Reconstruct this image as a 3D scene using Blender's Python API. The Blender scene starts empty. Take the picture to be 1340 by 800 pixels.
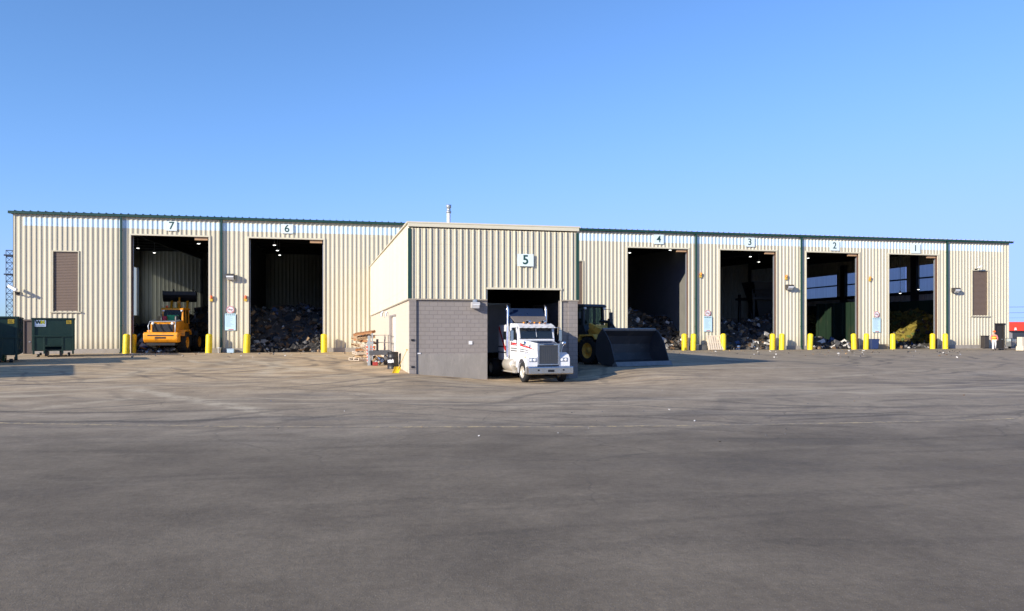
import bpy, bmesh, math, random
from mathutils import Vector, Matrix
random.seed(7)
R = math.radians
S = bpy.context.scene
COL = S.collection
TH = R(12.8); CT, ST = math.cos(TH), math.sin(TH)
EYE = 2.0; F = 1020.0
D = 77.6                                     # main facade stands at y = D
HW = 12.6                                    # eaves height

# ---------- measuring helpers: sight line of a photo pixel -> point on a real plane
def ray(u, v=434.0):
    x = (u - 670.0) / F
    return (x*CT + ST, -x*ST + CT, (434.0 - v) / F)
def wx(u, y=D):                               # x where the sight line meets the plane y
    r = ray(u); return r[0] * y / r[1]
def wz(u, v, y=D):
    r = ray(u, v); return EYE + r[2] * y / r[1]
def gp(u, v, z=0.0):                          # point on the ground
    r = ray(u, v); t = (z - EYE) / r[2]; return (r[0]*t, r[1]*t)

# ---------- materials
MATS = {}
def nd(nt, typ, **kw):
    n = nt.nodes.new(typ)
    for k, v in kw.items(): setattr(n, k, v)
    return n
def mth(nt, op, a, b=None, c=None, clamp=False):
    n = nt.nodes.new('ShaderNodeMath'); n.operation = op; n.use_clamp = clamp
    for i, q in enumerate((a, b, c)):
        if q is None: continue
        if isinstance(q, (int, float)): n.inputs[i].default_value = q
        else: nt.links.new(q, n.inputs[i])
    return n.outputs[0]
def mixc(nt, f, a, b, blend='MIX'):
    n = nt.nodes.new('ShaderNodeMix'); n.data_type = 'RGBA'; n.blend_type = blend
    if isinstance(f, (int, float)): n.inputs[0].default_value = f
    else: nt.links.new(f, n.inputs[0])
    for sock, q in ((n.inputs[6], a), (n.inputs[7], b)):
        if isinstance(q, (tuple, list)): sock.default_value = (*q[:3], 1)
        else: nt.links.new(q, sock)
    return n.outputs[2]
def noise(nt, vec, scale, detail=4, rough=.6, dim='3D'):
    n = nd(nt, 'ShaderNodeTexNoise'); n.noise_dimensions = dim
    n.inputs['Scale'].default_value = scale; n.inputs['Detail'].default_value = detail
    n.inputs['Roughness'].default_value = rough
    if dim == '1D': nt.links.new(vec, n.inputs['W'])
    else: nt.links.new(vec, n.inputs['Vector'])
    return n.outputs[0]
def ramp(nt, f, lo, hi):
    n = nd(nt, 'ShaderNodeMapRange'); n.interpolation_type = 'SMOOTHSTEP'
    n.inputs[1].default_value = lo; n.inputs[2].default_value = hi
    nt.links.new(f, n.inputs[0]); return n.outputs[0]
def mapping(nt, vec, scale):
    n = nd(nt, 'ShaderNodeMapping'); n.inputs['Scale'].default_value = scale
    nt.links.new(vec, n.inputs['Vector']); return n.outputs[0]
def newmat(name):
    m = bpy.data.materials.new(name); m.use_nodes = True
    nt = m.node_tree; b = nt.nodes['Principled BSDF']
    tc = nd(nt, 'ShaderNodeTexCoord')
    return m, nt, b, tc.outputs['Object']
def paint(name, col, rough=.55, metal=0.0, var=.18, scale=2.5, stretch=(1, 1, 1), bump=0.0, bscale=20, dirt=None, dirt_amt=.5, spec=.5):
    if name in MATS: return MATS[name]
    m, nt, b, oc = newmat(name)
    oi = nd(nt, 'ShaderNodeObjectInfo'); va = nd(nt, 'ShaderNodeVectorMath'); va.operation = 'ADD'
    rs = mth(nt, 'MULTIPLY', oi.outputs['Random'], 40.0); nt.links.new(mapping(nt, oc, stretch), va.inputs[0]); nt.links.new(rs, va.inputs[1])
    v = va.outputs[0]
    n1 = noise(nt, v, scale, 6, .65)
    f = mth(nt, 'MULTIPLY_ADD', n1, 2*var, 1 - var)
    g = nd(nt, 'ShaderNodeCombineColor')
    for i in range(3): nt.links.new(f, g.inputs[i])
    c = mixc(nt, 1.0, col, g.outputs[0], 'MULTIPLY')
    if dirt:
        n2 = noise(nt, v, scale*.6 + .3, 8, .75)
        c = mixc(nt, mth(nt, 'MULTIPLY', ramp(nt, n2, .5, .72), dirt_amt), c, dirt)
    nt.links.new(c, b.inputs['Base Color'])
    b.inputs['Metallic'].default_value = metal
    rr = mth(nt, 'MULTIPLY_ADD', n1, .25, rough - .12, True)
    nt.links.new(rr, b.inputs['Roughness'])
    b.inputs['Specular IOR Level'].default_value = spec
    if bump:
        bn = nd(nt, 'ShaderNodeBump'); bn.inputs['Strength'].default_value = bump; bn.inputs['Distance'].default_value = .03
        nt.links.new(noise(nt, oc, bscale, 5, .7), bn.inputs['Height'])
        nt.links.new(bn.outputs[0], b.inputs['Normal'])
    MATS[name] = m; return m
def lamp_mat(name, col, s):
    if name in MATS: return MATS[name]
    m, nt, b, oc = newmat(name)
    b.inputs['Base Color'].default_value = (*col, 1); b.inputs['Emission Color'].default_value = (*col, 1)
    b.inputs['Emission Strength'].default_value = s; MATS[name] = m; return m
def glass_mat(name, col, rough=.06):
    return paint(name, col, rough + .1, 0, .08, 1.0, spec=.9)

def block_mat(name, col, mortar, stain=(.2, .18, .16)):
    m, nt, b, oc = newmat(name)
    sp = nd(nt, 'ShaderNodeSeparateXYZ'); nt.links.new(oc, sp.inputs[0])
    cb = nd(nt, 'ShaderNodeCombineXYZ')
    nt.links.new(mth(nt, 'ADD', sp.outputs[0], sp.outputs[1]), cb.inputs[0]); nt.links.new(sp.outputs[2], cb.inputs[1])
    br = nd(nt, 'ShaderNodeTexBrick'); nt.links.new(cb.outputs[0], br.inputs['Vector'])
    br.inputs['Color1'].default_value = (*col, 1); br.inputs['Color2'].default_value = (*[c*.93 for c in col], 1)
    br.inputs['Mortar'].default_value = (*mortar, 1); br.inputs['Scale'].default_value = 1
    br.inputs['Mortar Size'].default_value = .012; br.inputs['Brick Width'].default_value = .4; br.inputs['Row Height'].default_value = .2
    n1 = noise(nt, mapping(nt, oc, (1, 1, .4)), 1.1, 8, .7)
    c = mixc(nt, mth(nt, 'MULTIPLY', ramp(nt, n1, .5, .75), .35), br.outputs[0], stain)
    nt.links.new(c, b.inputs['Base Color']); b.inputs['Roughness'].default_value = .85
    bn = nd(nt, 'ShaderNodeBump'); bn.inputs['Strength'].default_value = .5; bn.inputs['Distance'].default_value = .01; bn.invert = True
    nt.links.new(mth(nt, 'ADD', br.outputs['Fac'], mth(nt, 'MULTIPLY', noise(nt, oc, 30, 4), -.5)), bn.inputs['Height'])
    nt.links.new(bn.outputs[0], b.inputs['Normal'])
    MATS[name] = m; return m

def cladding():
    m, nt, b, oc = newmat('tan_cladding')
    sp = nd(nt, 'ShaderNodeSeparateXYZ'); nt.links.new(oc, sp.inputs[0])
    a = mth(nt, 'ADD', sp.outputs[0], sp.outputs[1]); z = sp.outputs[2]
    wn = nd(nt, 'ShaderNodeTexWhiteNoise'); wn.noise_dimensions = '1D'; nt.links.new(mth(nt, 'FLOOR', mth(nt, 'DIVIDE', a, .84)), wn.inputs['W'])
    st = noise(nt, mapping(nt, oc, (2.6, 2.6, .10)), 1.4, 6, .7)
    k = mth(nt, 'ADD', mth(nt, 'MULTIPLY', wn.outputs[0], .09), mth(nt, 'MULTIPLY_ADD', st, .22, .84))
    g = nd(nt, 'ShaderNodeCombineColor')
    for i in range(3): nt.links.new(k, g.inputs[i])
    c = mixc(nt, 1.0, (.575, .53, .40), g.outputs[0], 'MULTIPLY')
    lap = mth(nt, 'MULTIPLY', ramp(nt, mth(nt, 'ABSOLUTE', mth(nt, 'SUBTRACT', mth(nt, 'FRACT', mth(nt, 'DIVIDE', z, 2.05)), .5)), .492, .498), .28)
    c = mixc(nt, lap, c, (.28, .25, .19))
    gr = mth(nt, 'MULTIPLY', mth(nt, 'SUBTRACT', 1.0, ramp(nt, mth(nt, 'ADD', z, mth(nt, 'MULTIPLY', noise(nt, mapping(nt, oc, (1.2, 1.2, .4)), 1.0, 7, .75), 2.2)), 1.2, 2.8)), .42)
    c = mixc(nt, gr, c, (.27, .23, .17))
    c = mixc(nt, mth(nt, 'MULTIPLY', ramp(nt, noise(nt, mapping(nt, oc, (3.5, 3.5, .07)), 1.0, 5, .8), .62, .75), .3), c, (.34, .27, .18))
    nt.links.new(c, b.inputs['Base Color']); b.inputs['Roughness'].default_value = .5
    bn = nd(nt, 'ShaderNodeBump'); bn.inputs['Strength'].default_value = .25; bn.inputs['Distance'].default_value = .05
    nt.links.new(noise(nt, mapping(nt, oc, (1, 1, .5)), .9, 3), bn.inputs['Height']); nt.links.new(bn.outputs[0], b.inputs['Normal'])
    return m
TAN = cladding()
SKYL = paint('sky_tinted_panel', (.60, .74, .80), .22, 0, .16, 1.2, (2.5, 2.5, .3), spec=.9)  # pale blue of the reflected sky is put into the panel colour
CREAM = paint('cream_trim', (.62, .58, .44), .5, 0, .08)
GREEN = paint('green_trim', (.010, .048, .036), .4, 0, .2)
ROOF = paint('roof_metal', (.50, .55, .55), .35, .3, .15)
BROWN = paint('louver_brown', (.165, .118, .09), .6, 0, .1, 2)
CONC = paint('concrete', (.30, .275, .245), .9, 0, .25, 1.3, (1, 1, .6), bump=.4, dirt=(.16, .14, .12), dirt_amt=.6)
CONC2 = paint('annex_concrete', (.24, .225, .205), .9, 0, .3, 1.6, (1.5, 1.5, .5), bump=.5, dirt=(.40, .37, .33), dirt_amt=.4)
BLK_F = block_mat('mauve_block', (.245, .222, .206), (.175, .158, .147))
BLK_S = block_mat('cream_block', (.60, .52, .41), (.56, .49, .385), (.48, .41, .32))
INT = paint('interior_metal', (.46, .46, .39), .6, 0, .15, 1, (1, 1, .2), dirt=(.22, .22, .18), dirt_amt=.6)
STEEL = paint('dark_steel', (.035, .036, .038), .6, .2, .3)
FLOORM = paint('tipping_floor', (.14, .125, .11), .9, 0, .4, .8, bump=.4, dirt=(.14, .12, .10))
RUST = paint('rusty_jamb', (.10, .05, .032), .8, 0, .4, 4)
GALV = paint('galvanised', (.42, .46, .49), .4, .6, .12, 5)
YELLOW = paint('bollard_yellow', (.82, .62, .012), .5, 0, .10, 5, dirt=(.30, .22, .05), dirt_amt=.75)
WHITE = paint('white_paint', (.70, .71, .72), .35, 0, .06, 3)
SIGNW = paint('sign_white', (.68, .78, .80), .5, 0, .04)
BOARD = paint('board_blue', (.52, .72, .80), .45, 0, .05)
DGREEN = paint('numeral_green', (.008, .06, .05), .5, 0, .1)
BLACK = paint('black_rubber', (.014, .014, .014), .8, 0, .3, 6, bump=.2)
BLACKP = paint('black_paint', (.013, .014, .017), .45, 0, .3)
CATY = paint('machine_yellow', (.82, .31, .010), .45, 0, .18, 3, dirt=(.17, .085, .03), dirt_amt=.85)
CATD = paint('dusty_yellow', (.80, .42, .06), .7, 0, .25, 3, dirt=(.10, .07, .04), dirt_amt=.8)
GLASS = glass_mat('dark_glass', (.012, .016, .02))
CABGL = glass_mat('cab_glass', (.02, .035, .04), .02)
CHROME = paint('chrome', (.66, .66, .67), .22, 1.0, .06, 6)
DULLST = paint('aluminium', (.62, .58, .50), .45, .55, .1, 5)
RED = paint('stripe_red', (.52, .018, .022), .4, 0, .1)
NAVY = paint('navy', (.015, .03, .075), .3, 0, .15)
LENS = paint('lamp_lens', (.75, .77, .78), .12, 0, .05, spec=1)
AMBER = paint('amber', (.80, .26, .01), .35, 0, .1)
BINGR = paint('dumpster_green', (.006, .030, .023), .5, 0, .3, 2, dirt=(.02, .045, .036), dirt_amt=.6)
BINGR2 = paint('cart_green', (.016, .10, .06), .5, 0, .2)
WOOD = paint('pallet_wood', (.50, .35, .20), .85, 0, .35, 6, (1, 6, 6), dirt=(.24, .16, .09), dirt_amt=.6)
WOODR = paint('pallet_wood_red', (.36, .17, .07), .85, 0, .3, 6, (1, 6, 6))
WOODP = paint('pallet_wood_pale', (.66, .56, .43), .85, 0, .2, 6, (1, 6, 6))
ORANGE = paint('orange_plastic', (.80, .12, .02), .5, 0, .15)
BLUE = paint('cart_blue', (.02, .04, .12), .5, 0, .2)
PUSH = None

# ---------- mesh helpers
class MB:
    def __init__(s): s.v = []; s.f = []; s.m = []; s.cur = 0; s.sm = []
    def add(s, vs, fs, smooth=False):
        o = len(s.v); s.v += [tuple(q) for q in vs]
        for f in fs: s.f.append(tuple(i + o for i in f)); s.m.append(s.cur); s.sm.append(smooth)
    def box(s, a, b, M=None):
        (x0, y0, z0), (x1, y1, z1) = a, b
        vs = [(x0,y0,z0),(x1,y0,z0),(x1,y1,z0),(x0,y1,z0),(x0,y0,z1),(x1,y0,z1),(x1,y1,z1),(x0,y1,z1)]
        if M is not None: vs = [M @ Vector(q) for q in vs]
        s.add(vs, [(0,3,2,1),(4,5,6,7),(0,1,5,4),(1,2,6,5),(2,3,7,6),(3,0,4,7)])
    def cbox(s, c, d, M=None):
        s.box([c[i]-d[i]/2 for i in range(3)], [c[i]+d[i]/2 for i in range(3)], M)
    def hexa(s, bot, top):                     # two quads
        s.add(list(bot)+list(top), [(0,3,2,1),(4,5,6,7),(0,1,5,4),(1,2,6,5),(2,3,7,6),(3,0,4,7)])
    def prism(s, prof, a, b, axis='y'):
        n = len(prof)
        def P(p, t): return (p[0], t, p[1]) if axis == 'y' else ((t, p[0], p[1]) if axis == 'x' else (p[0], p[1], t))
        vs = [P(p, a) for p in prof] + [P(p, b) for p in prof]
        fs = [tuple(range(n)), tuple(range(2*n-1, n-1, -1))] + [(i, n+i, n+(i+1) % n, (i+1) % n) for i in range(n)]
        s.add(vs, fs)
    def tube(s, pts, r, seg=8, cap=True, smooth=True):
        pts = [Vector(p) for p in pts]; n = len(pts); rs = r if isinstance(r, (list, tuple)) else [r]*n
        vs = []; up = None
        for i, p in enumerate(pts):
            t = (pts[min(i+1, n-1)] - pts[max(i-1, 0)]).normalized()
            if up is None:
                a = Vector((0,0,1)) if abs(t.z) < .9 else Vector((1,0,0)); up = a.cross(t).normalized()
            else: up = (up - t*up.dot(t)).normalized()
            w = t.cross(up)
            for k in range(seg):
                a = 2*math.pi*k/seg; vs.append(p + (up*math.cos(a) + w*math.sin(a))*rs[i])
        fs = [(i*seg+k, i*seg+(k+1) % seg, (i+1)*seg+(k+1) % seg, (i+1)*seg+k) for i in range(n-1) for k in range(seg)]
        s.add(vs, fs, smooth)
        if cap: s.add(vs[:seg], [tuple(range(seg-1, -1, -1))]); s.add(vs[-seg:], [tuple(range(seg))])
    def lathe(s, prof, c=(0,0,0), axis='z', seg=20, smooth=True):      # prof: (r, h)
        n = len(prof); vs = []
        for r, h in prof:
            for k in range(seg):
                a = 2*math.pi*k/seg; x, y = r*math.cos(a), r*math.sin(a)
                q = (x, y, h) if axis == 'z' else ((x, h, y) if axis == 'y' else (h, x, y))
                vs.append((q[0]+c[0], q[1]+c[1], q[2]+c[2]))
        fs = [(i*seg+k, i*seg+(k+1) % seg, (i+1)*seg+(k+1) % seg, (i+1)*seg+k) for i in range(n-1) for k in range(seg)]
        s.add(vs, fs, smooth)
    def ball(s, c, r, seg=14, rings=8, M=None):
        rr = r if isinstance(r, (tuple, list)) else (r, r, r); vs = []
        for i in range(rings+1):
            ph = math.pi*i/rings
            for k in range(seg):
                a = 2*math.pi*k/seg
                q = Vector((rr[0]*math.sin(ph)*math.cos(a), rr[1]*math.sin(ph)*math.sin(a), rr[2]*math.cos(ph)))
                if M is not None: q = M @ q
                vs.append(q + Vector(c))
        fs = [(i*seg+k, (i+1)*seg+k, (i+1)*seg+(k+1) % seg, i*seg+(k+1) % seg) for i in range(rings) for k in range(seg)]
        s.add(vs, fs, True)
    def split(s, name, mats, parent=None, bevel=0):
        root = list(range(len(s.v)))
        def find(i):
            while root[i] != i: root[i] = root[root[i]]; i = root[i]
            return i
        for f in s.f:
            for i in f[1:]: root[find(i)] = find(f[0])
        isl = {}
        for k, f in enumerate(s.f): isl.setdefault(find(f[0]), []).append(k)
        out = []
        for ks in isl.values():
            m = MB(); ix = {}
            for k in ks:
                for i in s.f[k]:
                    if i not in ix: ix[i] = len(m.v); m.v.append(s.v[i])
                m.f.append(tuple(ix[i] for i in s.f[k])); m.m.append(s.m[k]); m.sm.append(s.sm[k])
            out.append(m.build(name, mats, parent, bevel))
        return out
    def build(s, name, mats, parent=None, bevel=0, fix=True):
        me = bpy.data.meshes.new(name); me.from_pydata(s.v, [], s.f)
        for m in (mats if isinstance(mats, (list, tuple)) else [mats]): me.materials.append(m)
        me.polygons.foreach_set('material_index', s.m); me.polygons.foreach_set('use_smooth', s.sm)
        me.update()
        if fix:
            bm = bmesh.new(); bm.from_mesh(me); bmesh.ops.recalc_face_normals(bm, faces=bm.faces); bm.to_mesh(me); bm.free()
        o = bpy.data.objects.new(name, me); COL.objects.link(o)
        if parent is not None: o.parent = parent
        if bevel:
            b = o.modifiers.new('bevel', 'BEVEL'); b.width = bevel; b.segments = 2; b.limit_method = 'ANGLE'
        return o
def tag(o, label=None, cat=None, group=None, kind=None):
    if label: o['label'] = label
    if cat: o['category'] = cat
    if group: o['group'] = group
    if kind: o['kind'] = kind
    return o
def thing(name, label, cat, loc=(0,0,0), rz=0, group=None, scale=1):
    o = bpy.data.objects.new(name, None); COL.objects.link(o); o.empty_display_size = .3
    o.location = loc; o.rotation_euler = (0, 0, rz); o.scale = (scale,)*3
    return tag(o, label, cat, group)
def copy_tree(o, parent=None):
    c = o.copy(); COL.objects.link(c)
    if parent is not None: c.parent = parent
    for ch in list(o.children): copy_tree(ch, c)
    return c
def text(name, body, size, mat, parent, loc, rot=(R(90), 0, 0), ext=.006, bold=0.0):
    cu = bpy.data.curves.new(name, 'FONT'); cu.body = body; cu.size = size; cu.extrude = ext; cu.offset = bold
    cu.align_x = 'CENTER'; cu.align_y = 'CENTER'; cu.materials.append(mat)
    tmp = bpy.data.objects.new(name + '_curve', cu); COL.objects.link(tmp)
    dg = bpy.context.evaluated_depsgraph_get(); dg.update()
    me = bpy.data.meshes.new_from_object(tmp.evaluated_get(dg)); me.name = name
    bpy.data.objects.remove(tmp); bpy.data.curves.remove(cu)
    if not me.materials: me.materials.append(mat)
    o = bpy.data.objects.new(name, me); COL.objects.link(o); o.location = loc; o.rotation_euler = rot; o.parent = parent
    return o

# corrugated sheet: runs along 'x' or 'y', ribs stand out along sign*(other axis)
def corr(mb, a0, a1, z0, z1, base, prof, pitch, axis='x', sign=-1, phase=0.0, ztop=None, zbot=None):
    pts = []
    k0 = math.floor((a0-phase)/pitch) - 1; k1 = math.ceil((a1-phase)/pitch) + 1
    for k in range(k0, k1+1):
        for fr, d in prof: pts.append((phase + (k+fr)*pitch, d))
    pts.sort(); out = []
    def interp(x):
        for (xa, da), (xb, db) in zip(pts, pts[1:]):
            if xa <= x <= xb: return da if xb == xa else da + (db-da)*(x-xa)/(xb-xa)
        return 0
    out.append((a0, interp(a0))); out += [p for p in pts if a0 + 1e-5 < p[0] < a1 - 1e-5]; out.append((a1, interp(a1)))
    vs = []
    for a, d in out:
        lo = zbot(a) if zbot else z0; hi = ztop(a) if ztop else z1
        q = base + sign*d
        for z in (lo, hi): vs.append((a, q, z) if axis == 'x' else (q, a, z))
    fs = []
    for i in range(len(out)-1):
        f = (2*i, 2*i+2, 2*i+3, 2*i+1); fs.append(f)
    mb.add(vs, fs)
PROF_M = [(0, 0), (.36, 0), (.51, .062), (.79, .062), (.94, 0)]
PROF_A = [(0, 0), (.30, 0), (.34, .012), (.40, .012), (.44, 0), (.66, 0), (.76, .062), (.90, .062), (1.0, 0)]
def panels(openings, xa, xb, bands, fn):
    xs = sorted({xa, xb} | {q for o in openings for q in o[:2] if xa < q < xb})
    for x0, x1 in zip(xs, xs[1:]):
        mid = (x0+x1)/2
        holes = sorted((o[2], o[3]) for o in openings if o[0] < mid < o[1])
        for b0, b1 in bands:
            segs = [(b0, b1)]
            for h0, h1 in holes:
                ns = []
                for s0, s1 in segs:
                    if h1 <= s0 or h0 >= s1: ns.append((s0, s1)); continue
                    if h0 > s0: ns.append((s0, h0))
                    if h1 < s1: ns.append((h1, s1))
                segs = ns
            for s0, s1 in segs: fn(x0, x1, s0, s1)

# ================= GROUND =================
AX0, AX1, AY = 3.45, 11.71, 37.0             # annex footprint
DX0, DX1, DZ = 7.19, 10.84, 4.07             # annex doorway
def sstep(a, b, x):
    t = max(0, min(1, (x-a)/(b-a))); return t*t*(3-2*t)
def dip(x, y):
    fx = max(0, min(1, (x-3.5)/3.7)) * (1 - sstep(11.0, 15.5, x))
    fy = sstep(24, 34, y) * (1 - sstep(44, 54, y) if x > AX1 else 1)
    return -.33*fx*fy
def frange(a, b, s):
    n = max(1, round((b-a)/s)); return [a + (b-a)*i/n for i in range(n+1)]
xs = [-3000, -600, -200] + frange(-80, 2, 6)[:-1] + frange(2, 18, .5) + frange(18, 110, 6)[1:] + [250, 700, 3000]
ys = [-600, -100, -20] + frange(0, 22, 2)[:-1] + frange(22, 56, .75) + frange(56, 130, 5)[1:] + [250, 700, 3000]
g = MB()
g.add([(x, y, dip(x, y)) for y in ys for x in xs],
      [(j*len(xs)+i, j*len(xs)+i+1, (j+1)*len(xs)+i+1, (j+1)*len(xs)+i) for j in range(len(ys)-1) for i in range(len(xs)-1)], True)
m, nt, b, oc = newmat('dusty_asphalt')
sp = nd(nt, 'ShaderNodeSeparateXYZ'); nt.links.new(oc, sp.inputs[0])
X, Y = sp.outputs[0], sp.outputs[1]
warp = noise(nt, oc, .09, 3, .5)
def ringdist(cx, cy):
    dx = mth(nt, 'SUBTRACT', X, cx); dy = mth(nt, 'SUBTRACT', Y, cy)
    r = mth(nt, 'SQRT', mth(nt, 'ADD', mth(nt, 'MULTIPLY', dx, dx), mth(nt, 'MULTIPLY', dy, dy)))
    return mth(nt, 'ADD', r, mth(nt, 'MULTIPLY', warp, 7.0))
big = noise(nt, oc, .06, 5, .6); med = noise(nt, oc, .5, 6, .65); fine = noise(nt, oc, 9, 8, .75); grit = noise(nt, oc, 60, 3, .8)
def gline(u0, v0, u1, v1): return (*gp(u0, v0), *gp(u1, v1))
LD, DK = (.56, .47, .33), (.075, .066, .055)
TRAILS = [(*gline(150, 505, 400, 549), .55, LD, .75), (*gline(240, 545, 60, 556), .25, DK, .5), (*gline(990, 552, 1230, 540), .22, DK, .75), (*gline(300, 468, 440, 490), .9, LD, .7),
          (*gline(210, 472, 420, 482), .8, DK, .55), (*gline(370, 470, 330, 500), .6, LD, .6), (*gline(90, 505, 230, 478), .9, LD, .55), (*gline(400, 478, 640, 512), .7, DK, .4),
          (*gline(0, 540, 200, 518), .5, LD, .5), (*gline(480, 476, 300, 492), .8, LD, .6), (*gline(330, 466, 250, 486), .7, DK, .5), (*gline(420, 470, 470, 500), .6, DK, .45),
          (*gline(-100, 640, 700, 612), .16, DK, .5), (*gline(300, 720, 1500, 640), .13, DK, .55), (*gline(200, 690, 1500, 622), .13, DK, .5), (*gline(600, 600, 1400, 575), .25, LD, .3), (*gline(-50, 600, 600, 585), .25, LD, .25), (*gline(880, 530, 1180, 505), .4, DK, .4), (*gline(1000, 500, 1300, 478), .7, LD, .35), (*gline(560, 535, 900, 528), .35, LD, .35)]
def streaks(cx, cy, fr, fa, k):
    r = ringdist(cx, cy)
    an = mth(nt, 'ARCTAN2', mth(nt, 'SUBTRACT', Y, cy), mth(nt, 'SUBTRACT', X, cx))
    cb = nd(nt, 'ShaderNodeCombineXYZ'); nt.links.new(mth(nt, 'MULTIPLY', r, fr), cb.inputs[0]); nt.links.new(mth(nt, 'MULTIPLY', an, fa), cb.inputs[1]); cb.inputs[2].default_value = k
    return noise(nt, cb.outputs[0], 1.0, 6, .68)
t1 = streaks(9.0, 76.0, .30, 2.2, 0.0); t2 = streaks(-34.0, 62.0, .34, 3.0, 3.0); t3 = streaks(30.0, 100.0, .55, 4.0, 7.0)
tm = ramp(nt, noise(nt, oc, .12, 3), .36, .60)
col = mixc(nt, ramp(nt, med, .3, .7), (.225, .182, .130), (.32, .265, .190))
dy_ = ramp(nt, mth(nt, 'ADD', Y, mth(nt, 'MULTIPLY', big, 14.0)), 22.0, 46.0)
dx_ = mth(nt, 'SUBTRACT', 1.0, ramp(nt, X, 2.0, 30.0))
dust = mth(nt, 'MULTIPLY', dy_, mth(nt, 'MULTIPLY_ADD', dx_, .85, .15))
col = mixc(nt, mth(nt, 'MULTIPLY', dust, .9), col, mixc(nt, ramp(nt, med, .3, .7), (.39, .280, .158), (.60, .45, .275)))
lt = mth(nt, 'MULTIPLY', ramp(nt, t1, .50, .66), tm)
col = mixc(nt, mth(nt, 'MULTIPLY', lt, .62), col, (.42, .355, .265))
dk = ramp(nt, t2, .52, .66)
col = mixc(nt, mth(nt, 'MULTIPLY', dk, .42), col, (.10, .088, .075))
dk1 = ramp(nt, t3, .54, .64)
col = mixc(nt, mth(nt, 'MULTIPLY', dk1, .40), col, (.105, .098, .09))
patch = noise(nt, oc, 1.6, 7, .72)
pv = mth(nt, 'MULTIPLY_ADD', patch, .9, .55)
gp_ = nd(nt, 'ShaderNodeCombineColor')
for i in range(3): nt.links.new(pv, gp_.inputs[i])
col = mixc(nt, 1.0, col, gp_.outputs[0], 'MULTIPLY')
def trail(x0, y0, x1, y1, wd, c, amt):
    # a single tyre or dust trail with ragged edges
    global col
    L = max(.01, math.hypot(x1-x0, y1-y0)); ux, uy = (x1-x0)/L, (y1-y0)/L
    dx = mth(nt, 'SUBTRACT', X, x0); dy = mth(nt, 'SUBTRACT', Y, y0)
    al = mth(nt, 'ADD', mth(nt, 'MULTIPLY', dx, ux), mth(nt, 'MULTIPLY', dy, uy))
    ac = mth(nt, 'SUBTRACT', mth(nt, 'MULTIPLY', dx, uy), mth(nt, 'MULTIPLY', dy, ux))
    ac = mth(nt, 'ABSOLUTE', mth(nt, 'ADD', ac, mth(nt, 'MULTIPLY_ADD', med, wd*1.6, -wd*.8)))
    mk = mth(nt, 'MULTIPLY', mth(nt, 'MULTIPLY', mth(nt, 'SUBTRACT', 1.0, ramp(nt, ac, wd*.15, wd)), ramp(nt, patch, .35, .6)), mth(nt, 'MULTIPLY', ramp(nt, al, 0, L*.25), mth(nt, 'SUBTRACT', 1.0, ramp(nt, al, L*.75, L))))
    col = mixc(nt, mth(nt, 'MULTIPLY', mk, amt), col, c)
for q in TRAILS: trail(*q)
RD = {}
def arc(cx, cy, r0, wd, c, amt, k):
    # paired tyre marks of a turning vehicle
    global col
    if (cx, cy) not in RD: RD[(cx, cy)] = ringdist(cx, cy)
    e = mth(nt, 'ABSOLUTE', mth(nt, 'SUBTRACT', RD[(cx, cy)], r0))
    e = mth(nt, 'ABSOLUTE', mth(nt, 'SUBTRACT', e, .95))
    e = mth(nt, 'ADD', e, mth(nt, 'MULTIPLY_ADD', fine, .5, -.25))
    cv = nd(nt, 'ShaderNodeVectorMath'); cv.operation = 'ADD'; nt.links.new(oc, cv.inputs[0]); cv.inputs[1].default_value = (k*7.3, k*3.1, 0)
    mk = mth(nt, 'MULTIPLY', mth(nt, 'SUBTRACT', 1.0, ramp(nt, e, wd*.3, wd)), ramp(nt, noise(nt, cv.outputs[0], .10, 2), .40, .58))
    col = mixc(nt, mth(nt, 'MULTIPLY', mk, amt), col, c)
for i, q in enumerate([(9, 76, 44, .35, DK, .5), (9, 76, 50.5, .32, DK, .5), (9, 76, 57, .28, LD, .4), (9, 76, 61, .26, DK, .55), (9, 76, 64.5, .22, DK, .4), (9, 76, 67.5, .2, DK, .45), (9, 76, 72, .2, DK, .35),
    (-26, 52, 22, .4, LD, .55), (-26, 52, 27, .4, DK, .5), (-26, 52, 33, .36, LD, .5), (-26, 52, 37.5, .3, DK, .45), (-26, 52, 45, .24, DK, .4), (34, 60, 38, .34, DK, .5), (34, 60, 44, .3, LD, .35), (34, 60, 50, .24, DK, .45), (34, 60, 55, .2, DK, .4)]): arc(*q, i)
# newer, darker paving on the camera side of the painted line
near = mth(nt, 'SUBTRACT', 1.0, ramp(nt, mth(nt, 'ADD', Y, mth(nt, 'MULTIPLY', X, .12)), 13.0, 18.5))
col = mixc(nt, mth(nt, 'MULTIPLY', near, .70), col, mixc(nt, ramp(nt, med, .3, .7), (.102, .083, .058), (.155, .126, .088)))
spk = ramp(nt, grit, .60, .78)
col = mixc(nt, mth(nt, 'MULTIPLY', spk, .35), col, (.32, .30, .28))
fv = mth(nt, 'MULTIPLY_ADD', fine, .9, .55)
gg = nd(nt, 'ShaderNodeCombineColor')
for i in range(3): nt.links.new(fv, gg.inputs[i])
col = mixc(nt, 1.0, col, gg.outputs[0], 'MULTIPLY')
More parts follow.
